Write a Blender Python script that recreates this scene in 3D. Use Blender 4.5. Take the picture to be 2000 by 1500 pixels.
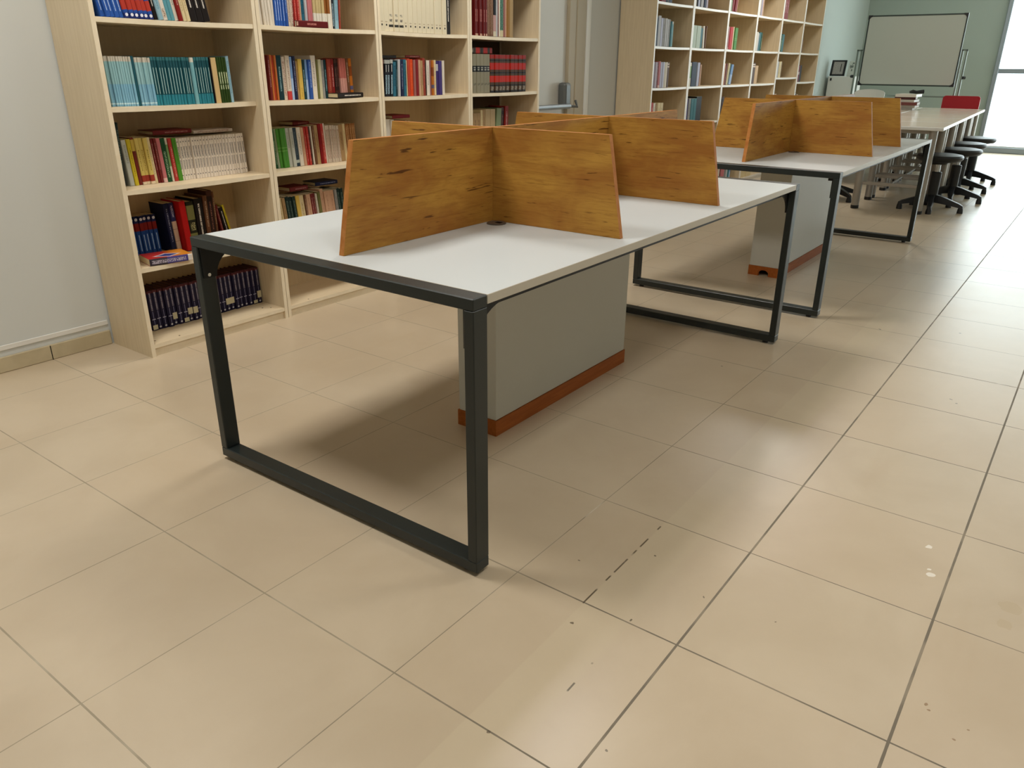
import bpy, bmesh, math, random
from mathutils import Vector, Matrix
random.seed(7)
for o in list(bpy.data.objects):
    bpy.data.objects.remove(o)
SC = bpy.context.scene
COL = SC.collection
R = math.radians

# ------------------------------------------------------------ camera
cam = bpy.data.cameras.new('camera')
cam.sensor_width = 36.0
cam.lens = 27.11
cam.clip_start, cam.clip_end = 0.05, 200
co = bpy.data.objects.new('camera', cam)
COL.objects.link(co)
SC.camera = co
yaw, pitch, roll = 0.6328, -0.3936, 0.0070
fw = Vector((math.cos(yaw)*math.cos(pitch), math.sin(yaw)*math.cos(pitch), math.sin(pitch)))
rt = Vector((math.sin(yaw), -math.cos(yaw), 0))
up = rt.cross(fw)
rt2 = rt*math.cos(roll) + up*math.sin(roll)
up2 = up*math.cos(roll) - rt*math.sin(roll)
M = Matrix(((rt2.x, up2.x, -fw.x), (rt2.y, up2.y, -fw.y), (rt2.z, up2.z, -fw.z))).to_4x4()
M.translation = Vector((-1.2835, -1.0503, 1.2349))
co.matrix_world = M

# ------------------------------------------------------------ light and exposure
SC.view_settings.view_transform = 'Standard'
SC.view_settings.look = 'None'
SC.view_settings.gamma = 1.0
SC.view_settings.use_curve_mapping = False
SC.view_settings.exposure = -0.1
SC.cycles.max_bounces = 8
SC.cycles.diffuse_bounces = 5
SC.cycles.glossy_bounces = 4
SC.cycles.sample_clamp_indirect = 6.0
SC.cycles.use_denoising = True
try:
    SC.cycles.denoiser = 'OPENIMAGEDENOISE'
except Exception:
    pass

def area(name, loc, rot, sx, sy, power, color, portal=False):
    l = bpy.data.lights.new(name, 'AREA')
    l.shape = 'RECTANGLE'
    l.size, l.size_y = sx, sy
    l.energy = power
    l.color = color
    if portal:
        l.cycles.is_portal = True
    o = bpy.data.objects.new(name, l)
    o.location = loc
    o.rotation_euler = rot
    COL.objects.link(o)
    return o
WARM = (1.0, 0.965, 0.91)
# row of ceiling panels above the aisle in front of the bookcases
for k, x in enumerate((-0.45, 2.0, 7.2)):
    area('ceiling_lamp', (x, 1.3, 2.93), (0, 0, 0), 0.6, 0.6, (38, 36, 36)[k], WARM)
# second row of panels over the open side of the room
for k, x in enumerate((-0.45, 2.0)):
    area('ceiling_lamp', (x, -1.25, 2.93), (0, 0, 0), 0.6, 0.6, (28, 20)[k], WARM)

world = bpy.data.worlds.new('sky')
SC.world = world
world.use_nodes = True
wn = world.node_tree
bg = wn.nodes['Background']
bg.inputs[0].default_value = (0.90, 0.96, 1.0, 1)
bg.inputs[1].default_value = 8.0
# portal that only guides sampling of the daylight coming through the end window
area('daylight_portal', (13.24, -1.75, 1.5), (0, R(90), 0), 2.9, 4.6, 1, (1, 1, 1), True)

# ------------------------------------------------------------ material helpers
def lin(c):
    if isinstance(c, str):
        c = tuple(int(c[i:i+2], 16) for i in (0, 2, 4))
    return tuple(((v/255)/12.92 if v/255 <= 0.04045 else ((v/255+0.055)/1.055)**2.4) for v in c) + (1,)

class NT:
    def __init__(s, name, rough=0.5, spec=0.5, metal=0.0):
        s.m = bpy.data.materials.new(name)
        s.m.use_nodes = True
        s.t = s.m.node_tree
        s.b = s.t.nodes['Principled BSDF']
        s.b.inputs['Roughness'].default_value = rough
        s.b.inputs['Specular IOR Level'].default_value = spec
        s.b.inputs['Metallic'].default_value = metal
    def n(s, kind, **props):
        nd = s.t.nodes.new(kind)
        for k, v in props.items():
            setattr(nd, k, v)
        return nd
    def l(s, a, b):
        s.t.links.new(a, b)
    def put(s, sock, v):
        if isinstance(v, bpy.types.NodeSocket):
            s.l(v, sock)
        else:
            sock.default_value = v
    def math(s, op, a, b=None, c=None):
        nd = s.n('ShaderNodeMath', operation=op)
        for i, v in enumerate((a, b, c)):
            if v is not None:
                s.put(nd.inputs[i], v)
        return nd.outputs[0]
    def mix(s, f, a, b):
        nd = s.n('ShaderNodeMix', data_type='RGBA')
        s.put(nd.inputs['Factor'], f)
        s.put(nd.inputs[6], a)
        s.put(nd.inputs[7], b)
        return nd.outputs[2]
    def noise(s, vec, scale, detail=3.0, rough=0.5, dist=0.0):
        nd = s.n('ShaderNodeTexNoise')
        s.put(nd.inputs['Vector'], vec)
        nd.inputs['Scale'].default_value = scale
        nd.inputs['Detail'].default_value = detail
        nd.inputs['Roughness'].default_value = rough
        nd.inputs['Distortion'].default_value = dist
        return nd.outputs['Fac']
    def vmul(s, vec, xyz):
        nd = s.n('ShaderNodeVectorMath', operation='MULTIPLY')
        s.put(nd.inputs[0], vec)
        nd.inputs[1].default_value = xyz
        return nd.outputs[0]
    def coord(s, which='Object'):
        return s.n('ShaderNodeTexCoord').outputs[which]
    def sep(s, vec):
        nd = s.n('ShaderNodeSeparateXYZ')
        s.l(vec, nd.inputs[0])
        return nd.outputs
    def step(s, x, a, b):            # smooth 0..1 between a and b
        nd = s.n('ShaderNodeMapRange', interpolation_type='SMOOTHSTEP')
        s.put(nd.inputs[0], x)
        nd.inputs[1].default_value, nd.inputs[2].default_value = a, b
        return nd.outputs[0]
    def base(s, v):
        s.put(s.b.inputs['Base Color'], v)
        return s.m

def plain(name, c, rough=0.5, spec=0.5, metal=0.0, var=0.0, scale=8.0):
    q = NT(name, rough, spec, metal)
    c = lin(c)
    if var:
        f = q.noise(q.coord(), scale, 4)
        d = tuple(v*(1-var) for v in c[:3]) + (1,)
        return q.base(q.mix(f, d, c))
    return q.base(c)

def streaky(name, c_dark, c_light, stretch, scale=6, rough=0.45, spec=0.4):
    q = NT(name, rough, spec)
    v = q.vmul(q.coord(), stretch)
    f = q.noise(v, scale, 5, 0.6, 0.3)
    return q.base(q.mix(q.step(f, 0.3, 0.7), lin(c_dark), lin(c_light)))

MAT = {}
MAT['maple'] = streaky('pale_maple_board', 'd0be9e', 'd9c8a9', (14, 14, 0.8), 5)
MAT['maple_edge'] = streaky('pale_maple_edge', 'e2d2b4', 'e8dabf', (3, 3, 3), 5, 0.4)
MAT['maple_shelf'] = streaky('pale_maple_shelf', 'dac6a4', 'e2d0b0', (0.8, 14, 14), 5)
MAT['white_edge'] = plain('whitish_edge_band', 'ece6da', 0.35, var=0.05)
MAT['shaded_back_and_caps'] = plain('shaded_back_and_cap_brown', '4a3420', 0.6, var=0.1)  # shade inside the doorside bookcase painted as a dark back; also screw caps
MAT['back'] = streaky('pale_maple_back', 'c8b08a', 'cfb992', (10, 10, 0.8), 5)
MAT['white_top'] = plain('white_laminate', 'c9cfd0', 0.35, 0.4, var=0.02)
MAT['top_edge'] = plain('beige_grey_edge_band', 'bdb5a4', 0.45, var=0.04)
MAT['anthracite'] = plain('anthracite_powder_coat', '1e2524', 0.38, 0.5, var=0.08, scale=40)
MAT['black_gusset'] = plain('black_painted_steel', '141514', 0.5, 0.4, var=0.05)
MAT['screw'] = plain('bright_screw', 'd6d8d6', 0.25, 0.5, 0.9)
MAT['grey_board'] = plain('pale_grey_board', 'c7c5ba', 0.45, 0.4, var=0.03)
MAT['plinth'] = streaky('orange_brown_plinth', '98521f', 'a85e28', (1, 12, 12), 6, 0.55, 0.15)
MAT['black_plastic'] = plain('black_plastic', '17181b', 0.4, 0.5, var=0.1)
MAT['dark_hole'] = plain('dark_opening', '0b0a09', 0.9, 0.1)
MAT['grommet'] = plain('grey_brown_plastic', '5a5048', 0.4, 0.5, var=0.1)
MAT['chrome'] = plain('chromed_steel', 'c8ccd0', 0.22, 0.5, 0.9)
MAT['silver'] = plain('silver_grey_metal', 'a39d94', 0.4, 0.5, 0.35, var=0.05)
MAT['table_top'] = plain('cream_laminate', 'dccfbd', 0.16, 0.55, var=0.03)
MAT['white_band'] = plain('white_edge_band', 'eceeec', 0.4, var=0.02)
MAT['red_seat'] = plain('red_upholstery', 'b01824', 0.55, 0.4, var=0.1)
MAT['white_plastic'] = plain('white_plastic', 'e4e3dd', 0.35, 0.5, var=0.02)
MAT['board_white'] = plain('whiteboard_enamel', 'c6cbc3', 0.3, 0.5, var=0.03, scale=2)
MAT['dark_green_metal'] = plain('dark_frame_metal', '3d4744', 0.4, 0.5, 0.4)
MAT['stand_metal'] = plain('green_grey_metal', '7d8a83', 0.4, 0.5, 0.4)
MAT['alu'] = plain('pale_aluminium', '98a2aa', 0.35, 0.5, 0.3)
MAT['paper'] = plain('page_paper', 'd9cba6', 0.8, 0.2, var=0.12, scale=60)
MAT['door_white'] = plain('white_door_leaf', 'd0cec6', 0.45, var=0.02)
MAT['door_frame'] = plain('beige_door_frame', 'b9ad95', 0.5, var=0.03)
MAT['wall'] = plain('pale_mint_paint', 'd3d6d3', 0.7, 0.25, var=0.03, scale=1.3)
MAT['wall_end'] = plain('mint_paint_shade_toned', 'abb6ae', 0.7, 0.25, var=0.03, scale=1.3)  # same paint as the other walls, its dimmer light put into the colour
MAT['wall_far'] = plain('mint_paint_window_toned', 'bcc5c0', 0.7, 0.25, var=0.03, scale=1.3)  # same wall paint, toned for the window light at the far end
MAT['ceiling'] = plain('white_ceiling', 'e8e6e0', 0.85, 0.2)
MAT['baseboard'] = streaky('beige_tile_skirting', 'b7a98a', 'c4b696', (3, 3, 3), 3)

# orange-brown wood of the partitions: grain runs along local X
def partition_wood():
    q = NT('honey_oak_laminate', 0.5, 0.22)
    rnd = q.n('ShaderNodeObjectInfo').outputs['Random']
    add = q.n('ShaderNodeVectorMath', operation='ADD')
    q.l(q.coord(), add.inputs[0])
    mul = q.n('ShaderNodeCombineXYZ')
    q.l(q.math('MULTIPLY', rnd, 13.0), mul.inputs[0])
    q.l(q.math('MULTIPLY', rnd, 5.0), mul.inputs[2])
    q.l(mul.outputs[0], add.inputs[1])
    v = add.outputs[0]
    big = q.noise(q.vmul(v, (1.0, 1, 2.6)), 3.2, 4, 0.55, 0.8)
    fine = q.noise(q.vmul(v, (1.6, 1, 22)), 5.0, 5, 0.65, 0.6)
    streak = q.noise(q.vmul(v, (2.6, 1, 30)), 3.0, 3, 0.55, 0.5)
    c = q.mix(q.step(big, 0.30, 0.70), lin('99652a'), lin('b88a3c'))
    c = q.mix(q.math('MULTIPLY', q.step(fine, 0.42, 0.72), 0.42), c, lin('7c4a1c'))
    hair = q.noise(q.vmul(v, (4.0, 1, 90)), 5.0, 3, 0.6, 0.3)
    c = q.mix(q.math('MULTIPLY', q.step(hair, 0.52, 0.70), 0.25), c, lin('6a3c14'))
    c = q.mix(q.math('MULTIPLY', q.step(streak, 0.63, 0.71), 0.85), c, lin('48240a'))
    return q.base(c)
MAT['oak'] = partition_wood()
MAT['oak_edge'] = streaky('honey_oak_edge', 'a8682f', 'bb7e44', (4, 4, 4), 6, 0.6, 0.15)

# floor tiles
TX, TY, TOX, TOY, TANG = 0.4561, 0.4558, -0.3704, 0.8429, -0.0065
def floor_material():
    q = NT('beige_floor_tiles', 0.3, 0.7)
    P = q.n('ShaderNodeNewGeometry').outputs['Position']
    x, y, z = q.sep(P)
    ca, sa = math.cos(TANG), math.sin(TANG)
    u = q.math('ADD', q.math('MULTIPLY', x, ca), q.math('MULTIPLY', y, sa))
    v = q.math('SUBTRACT', q.math('MULTIPLY', y, ca), q.math('MULTIPLY', x, sa))
    u = q.math('DIVIDE', q.math('SUBTRACT', u, TOX), TX)
    v = q.math('DIVIDE', q.math('SUBTRACT', v, TOY), TY)
    du = q.math('PINGPONG', u, 0.5)
    dv = q.math('PINGPONG', v, 0.5)
    wob = q.noise(P, 30, 2)
    # line width differs from joint to joint
    wv = q.n('ShaderNodeTexWhiteNoise', noise_dimensions='1D')
    q.l(q.math('ROUND', v), wv.inputs['W'])
    wu = q.n('ShaderNodeTexWhiteNoise', noise_dimensions='1D')
    q.l(q.math('ADD', q.math('ROUND', u), 31.0), wu.inputs['W'])
    wide_v = q.math('ADD', 0.0028, q.math('ADD', q.math('MULTIPLY', wv.outputs[0], 0.0015), q.math('MULTIPLY', q.step(y, -0.1, -0.5), 0.0035)))
    wide_u = q.math('ADD', 0.0028, q.math('MULTIPLY', wu.outputs[0], 0.0030))
    gu = q.math('LESS_THAN', q.math('ADD', du, q.math('MULTIPLY', q.math('SUBTRACT', wob, 0.5), 0.002)), wide_u)
    gv = q.math('LESS_THAN', q.math('ADD', dv, q.math('MULTIPLY', q.math('SUBTRACT', wob, 0.5), 0.002)), wide_v)
    g = q.math('MAXIMUM', gu, gv)
    # tile colour
    cell = q.n('ShaderNodeCombineXYZ')
    q.l(q.math('FLOOR', u), cell.inputs[0])
    q.l(q.math('FLOOR', v), cell.inputs[1])
    wn_ = q.n('ShaderNodeTexWhiteNoise', noise_dimensions='2D')
    q.l(cell.outputs[0], wn_.inputs['Vector'])
    cloud = q.noise(P, 2.6, 5, 0.6, 0.4)
    c = q.mix(q.step(cloud, 0.25, 0.75), lin('bfae94'), lin('cabaa1'))
    c = q.mix(q.math('MULTIPLY', wn_.outputs[0], 0.35), c, lin('c5b094'))
    worn = q.noise(q.vmul(P, (0.5, 2.2, 1)), 1.7, 4, 0.6)
    c = q.mix(q.math('MULTIPLY', q.step(worn, 0.55, 0.8), 0.35), c, lin('b8a283'))
    # greyed strip where sticky tape used to run along the aisle
    strip = q.math('MULTIPLY', q.step(y, -0.277, -0.271), -1.0)
    strip = q.math('ADD', 1.0, strip)
    strip = q.math('MULTIPLY', strip, q.step(y, -0.42, -0.38))
    c = q.mix(q.math('MULTIPLY', strip, 0.30), c, lin('d3c5a8'))
    # grout
    gn = q.noise(P, 5.5, 3)
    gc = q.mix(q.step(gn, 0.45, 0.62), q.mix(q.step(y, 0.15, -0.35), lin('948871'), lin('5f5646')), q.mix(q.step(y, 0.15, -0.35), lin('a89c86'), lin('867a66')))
    gc = q.mix(q.step(q.noise(P, 3.1, 4), 0.66, 0.72), gc, lin('d8d0c0'))
    c = q.mix(q.math('MULTIPLY', g, 0.9), c, gc)
    # dark dashes left beside the strip
    def dash(y0, x0, x1, lo, hi):
        d = q.math('ABSOLUTE', q.math('SUBTRACT', y, y0))
        m = q.math('LESS_THAN', d, 0.0022)
        m = q.math('MULTIPLY', m, q.math('GREATER_THAN', x, x0))
        m = q.math('MULTIPLY', m, q.math('LESS_THAN', x, x1))
        vv = q.vmul(P, (1, 0, 0))
        return q.math('MULTIPLY', m, q.step(q.noise(vv, 14, 2), lo, hi))
    dd = q.math('MAXIMUM', dash(-0.273, 0.08, 0.51, 0.46, 0.5), dash(-0.399, -0.2, 0.10, 0.54, 0.58))
    c = q.mix(q.math('MULTIPLY', dd, 0.85), c, lin('4a3d2a'))
    # spots and scuffs
    def spot(pts, col, rad):
        nonlocal c
        nv = q.n('ShaderNodeTexNoise')
        q.l(P, nv.inputs['Vector'])
        nv.inputs['Scale'].default_value = 38
        wv_ = q.n('ShaderNodeVectorMath', operation='MULTIPLY_ADD')
        q.l(nv.outputs['Color'], wv_.inputs[0])
        wv_.inputs[1].default_value = (0.02, 0.02, 0)
        q.l(P, wv_.inputs[2])
        for (px, py, r) in pts:
            dn = q.n('ShaderNodeVectorMath', operation='DISTANCE')
            q.l(wv_.outputs[0], dn.inputs[0])
            dn.inputs[1].default_value = (px+0.010, py+0.010, 0)
            m = q.math('LESS_THAN', dn.outputs['Value'], r*rad*0.5)
            c = q.mix(q.math('MULTIPLY', m, 0.3 if col == 'b49f79' else 0.8), c, lin(col))
    spot([(0.867, -0.918, .016), (0.73, -0.944, .020), (0.755, -0.938, .010)], 'f2ece0', 1.0)
    spot([(-0.272, -0.543, .008), (0.002, -0.292, .007), (-0.375, -0.333, .009), (1.847, 0.089, .010), (0.366, -0.328, .006),
          (0.229, -0.173, .006), (2.834, -0.35, .012), (0.284, -0.508, .005), (0.3, -0.678, .005), (3.011, -0.687, .012),
          (2.022, -0.816, .010), (2.055, -0.79, .008)], '574a38', 1.0)
    spot([(0.233, -1.023, .009), (0.218, -1.03, .005), (0.165, -1.083, .006), (0.208, -1.102, .006)], '8a6a45', 1.0)
    spot([(0.70, -1.13, .05), (0.62, -1.125, .035)], 'b49f79', 1.0)
    rr = q.math('ADD', 0.285, q.math('MULTIPLY', cloud, 0.08))
    rr = q.math('ADD', rr, q.math('MULTIPLY', g, 0.4))
    q.put(q.b.inputs['Roughness'], rr)
    bump = q.n('ShaderNodeBump')
    bump.inputs['Strength'].default_value = 0.35
    bump.inputs['Distance'].default_value = 0.002
    q.l(q.math('SUBTRACT', 1.0, g), bump.inputs['Height'])
    q.l(bump.outputs[0], q.b.inputs['Normal'])
    return q.base(c)
MAT['floor'] = floor_material()

# ------------------------------------------------------------ mesh helpers
class MB:
    """collects shapes for ONE mesh; each shape can have its own material slot"""
    def __init__(s):
        s.bm = bmesh.new()
        s.mats = []
    def slot(s, m):
        if m not in s.mats:
            s.mats.append(m)
        return s.mats.index(m)
    def faces(s, verts, polys, m):
        vs = [s.bm.verts.new(v) for v in verts]
        k = s.slot(m)
        out = []
        for p in polys:
            try:
                f = s.bm.faces.new([vs[i] for i in p])
                f.material_index = k
                out.append(f)
            except ValueError:
                pass
        return vs, out
    def box(s, x0, x1, y0, y1, z0, z1, m, bev=0.0, seg=1):
        v = [(x0,y0,z0),(x1,y0,z0),(x1,y1,z0),(x0,y1,z0),(x0,y0,z1),(x1,y0,z1),(x1,y1,z1),(x0,y1,z1)]
        p = [(3,2,1,0),(4,5,6,7),(0,1,5,4),(1,2,6,5),(2,3,7,6),(3,0,4,7)]
        vs, fs = s.faces(v, p, m)
        if bev:
            es = list({e for f in fs for e in f.edges})
            bmesh.ops.bevel(s.bm, geom=es, offset=bev, segments=seg, profile=0.5, affect='EDGES', material=-1)
        return fs
    def prism(s, pts, axis, a, b, m, cap=True):
        """polygon pts (2D) extruded along axis from a to b"""
        def put(p, t):
            return {'x': (t, p[0], p[1]), 'y': (p[0], t, p[1]), 'z': (p[0], p[1], t)}[axis]
        n = len(pts)
        v = [put(p, a) for p in pts] + [put(p, b) for p in pts]
        polys = [(i, (i+1) % n, n+(i+1) % n, n+i) for i in range(n)]
        if cap:
            polys += [tuple(range(n-1, -1, -1)), tuple(range(n, 2*n))]
        return s.faces(v, polys, m)
    def lathe(s, prof, n, m, cx=0, cy=0, sx=1.0, sy=1.0):
        """profile of (radius, z) turned about z"""
        v = []
        for r, z in prof:
            for i in range(n):
                a = 2*math.pi*i/n
                v.append((cx+r*sx*math.cos(a), cy+r*sy*math.sin(a), z))
        polys = []
        for k in range(len(prof)-1):
            for i in range(n):
                j = (i+1) % n
                polys.append((k*n+i, k*n+j, (k+1)*n+j, (k+1)*n+i))
        polys.append(tuple(range(n-1, -1, -1)))
        polys.append(tuple((len(prof)-1)*n+i for i in range(n)))
        return s.faces(v, polys, m)
    def tube(s, pts, r, m, n=8):
        pts = [Vector(p) for p in pts]
        rings = []
        for i, p in enumerate(pts):
            d = (pts[min(i+1, len(pts)-1)] - pts[max(i-1, 0)]).normalized()
            a = d.orthogonal().normalized() if i == 0 else (rings_a - d*rings_a.dot(d)).normalized()
            rings_a = a
            b = d.cross(a)
            rr = r[i] if isinstance(r, (list, tuple)) else r
            rings.append([p + (a*math.cos(2*math.pi*k/n) + b*math.sin(2*math.pi*k/n))*rr for k in range(n)])
        v = [q for ring in rings for q in ring]
        polys = [(k*n+i, k*n+(i+1) % n, (k+1)*n+(i+1) % n, (k+1)*n+i) for k in range(len(rings)-1) for i in range(n)]
        polys += [tuple(range(n-1, -1, -1)), tuple((len(rings)-1)*n+i for i in range(n))]
        return s.faces(v, polys, m)
    def done(s, name, parent=None, loc=(0, 0, 0), rot=(0, 0, 0), smooth=False):
        bmesh.ops.recalc_face_normals(s.bm, faces=s.bm.faces[:])
        me = bpy.data.meshes.new(name)
        s.bm.to_mesh(me)
        s.bm.free()
        for m in s.mats:
            me.materials.append(MAT[m] if isinstance(m, str) else m)
        if smooth:
            for p in me.polygons:
                p.use_smooth = True
            try:
                me.set_sharp_from_angle(angle=R(40))
            except Exception:
                pass
        o = bpy.data.objects.new(name, me)
        COL.objects.link(o)
        o.location = loc
        o.rotation_euler = rot
        if parent:
            o.parent = parent
        return o

def tag(o, label=None, cat=None, group=None, kind=None):
    if label: o['label'] = label
    if cat: o['category'] = cat
    if group: o['group'] = group
    if kind: o['kind'] = kind
    return o
def thing(name, label, cat, loc=(0, 0, 0), rz=0.0, group=None):
    o = bpy.data.objects.new(name, None)
    o.empty_display_size = 0.1
    COL.objects.link(o)
    o.location = loc
    o.rotation_euler = (0, 0, rz)
    return tag(o, label, cat, group)
def dup(o, parent=None):
    c = o.copy()
    COL.objects.link(c)
    if parent: c.parent = parent
    for ch in list(o.children):
        dup(ch, c)
    return c
def onebox(name, x0, x1, y0, y1, z0, z1, m, parent=None, bev=0.0, kind=None, label=None):
    b = MB()
    b.box(x0, x1, y0, y1, z0, z1, m, bev)
    o = b.done(name, parent)
    return tag(o, label, kind=kind)

# ------------------------------------------------------------ room shell
X0, X1, Y0, Y1, ZC = -4.2, 13.25, -4.2, 2.52, 3.0
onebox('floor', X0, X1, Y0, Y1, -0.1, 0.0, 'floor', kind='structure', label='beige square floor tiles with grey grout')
onebox('ceiling', X0, X1, Y0, Y1, ZC, ZC+0.1, 'ceiling', kind='structure')
DX0, DX1, DH = 3.42, 4.30, 2.1
b = MB()
b.box(X0-0.1, 3.40, Y1, Y1+0.15, 0.0, ZC, 'wall')
b.box(4.54, 9.6, Y1, Y1+0.15, 0.0, ZC, 'wall')
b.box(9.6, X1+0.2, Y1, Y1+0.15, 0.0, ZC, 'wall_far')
b.box(3.40, 4.54, Y1, Y1+0.15, DH+0.1, ZC, 'wall')
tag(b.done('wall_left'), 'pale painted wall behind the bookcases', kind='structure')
onebox('wall_rear', X0-0.1, X0, Y0, Y1, 0, ZC, 'wall', kind='structure')
onebox('wall_right', X0-0.1, X1+0.2, Y0-0.1, Y0, 0, ZC, 'wall', kind='structure')
WY0, WY1 = -4.05, 0.56
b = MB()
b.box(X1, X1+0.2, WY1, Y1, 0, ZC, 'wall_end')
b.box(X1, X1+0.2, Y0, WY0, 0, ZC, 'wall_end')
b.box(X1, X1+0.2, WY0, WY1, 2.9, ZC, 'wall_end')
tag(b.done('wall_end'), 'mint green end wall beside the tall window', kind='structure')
# end window: jambs, mullions, transom, bottom rail, panes
w = MB()
w.box(X1-0.05, X1+0.08, WY1-0.06, WY1, 0.0, 2.9, 'alu', 0.006)
w.box(X1-0.05, X1+0.08, WY0, WY0+0.06, 0.0, 2.9, 'alu', 0.006)
for yy in (-0.95, -2.5):
    w.box(X1-0.05, X1+0.08, yy-0.035, yy+0.035, 0.0, 2.9, 'alu', 0.006)
w.box(X1-0.05, X1+0.08, WY0, WY1, 0.0, 0.085, 'alu', 0.006)
w.box(X1-0.02, X1+0.08, WY0, WY1, 0.085, 0.105, 'white_band')
w.box(X1-0.03, X1+0.06, WY0, WY1, 1.145, 1.215, 'alu', 0.006)
w.box(X1-0.05, X1+0.08, WY0, WY1, 2.82, 2.9, 'alu', 0.006)
win = tag(w.done('window_1'), 'tall aluminium framed window at the end of the room', kind='structure')
gq = NT('clear_glass', 0.0)
gt = gq.n('ShaderNodeBsdfTransparent')
gt.inputs[0].default_value = (0.93, 0.97, 0.96, 1)
gg = gq.n('ShaderNodeBsdfGlossy')
gg.inputs['Roughness'].default_value = 0.02
gm = gq.n('ShaderNodeMixShader')
gm.inputs[0].default_value = 0.06
gq.l(gt.outputs[0], gm.inputs[1])
gq.l(gg.outputs[0], gm.inputs[2])
gq.l(gm.outputs[0], gq.t.nodes['Material Output'].inputs[0])
MAT['glass'] = gq.m
onebox('glass_pane', X1+0.02, X1+0.026, WY0+0.03, WY1-0.03, 1.2, 2.86, 'glass', win)
onebox('glass_pane', X1+0.02, X1+0.026, WY0+0.03, WY1-0.03, 0.09, 1.16, 'glass', win)
# skirting tiles and the paint ledge above them, near part of the left wall
b = MB()
b.box(X0, 0.372, Y1-0.012, Y1, 0.0, 0.068, 'baseboard', 0.003)
bb = tag(b.done('baseboard_left'), 'beige tile skirting below the pale wall', kind='structure')
b = MB()
for k in range(12):
    xj = 0.10 - 0.33*k
    b.box(xj-0.0015, xj+0.0015, Y1-0.0135, Y1-0.0115, 0.0, 0.066, 'dark_hole')
b.done('skirting_joint', bb)
b = MB()
b.box(X0, 0.372, Y1-0.006, Y1, 0.094, 0.116, 'white_plastic', 0.002)
tag(b.done('trim_1'), 'pale ledge line on the wall above the skirting', kind='structure')
onebox('baseboard_end', X1-0.012, X1, WY1, Y1, 0.0, 0.068, 'baseboard', kind='structure')
onebox('baseboard_left_2', 9.75, X1, Y1-0.012, Y1, 0.0, 0.068, 'baseboard', kind='structure')

# door between the two bookcase runs
d = MB()
d.box(DX0, DX1, Y1+0.02, Y1+0.06, 0.005, DH, 'door_white', 0.004)
door = tag(d.done('door_1'), 'white door leaf between the two runs of bookcases', 'door', kind='structure')
fr = MB()
fr.box(DX1+0.004, 4.40, Y1-0.006, Y1+0.1, 0.0, DH+0.1, 'door_frame', 0.004)
fr.box(4.404, 4.54, Y1-0.012, Y1+0.1, 0.0, DH+0.1, 'door_frame', 0.006)
fr.box(3.38, 3.416, Y1-0.03, Y1+0.1, 0.0, DH+0.1, 'door_frame', 0.004)
fr.box(3.416, 4.30, Y1-0.03, Y1+0.1, DH+0.004, DH+0.1, 'door_frame', 0.004)
tag(fr.done('trim_2'), 'beige door frame around the white door', kind='structure')
onebox('trim_3', 4.541, 4.605, Y1-0.016, Y1, 0, ZC, 'white_plastic', kind='structure')
MAT['panic_grey'] = plain('grey_painted_metal', '6c7070', 0.4, 0.5, 0.3)
pb = MB()
pb.tube([(3.47, Y1-0.05, 0.925), (4.27, Y1-0.05, 0.925)], 0.019, 'alu', 10)
pbo = tag(pb.done('push_bar', door, smooth=True), 'grey push bar across the door')
hz = MB()
hz.box(4.195, 4.285, Y1-0.055, Y1+0.02, 0.925, 1.10, 'panic_grey', 0.02, 2)
hz.tube([(4.27, Y1-0.05, 0.925), (4.32, Y1-0.09, 0.92), (4.34, Y1-0.06, 0.965)], 0.011, 'panic_grey', 8)
hz.done('latch_case', door)

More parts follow.
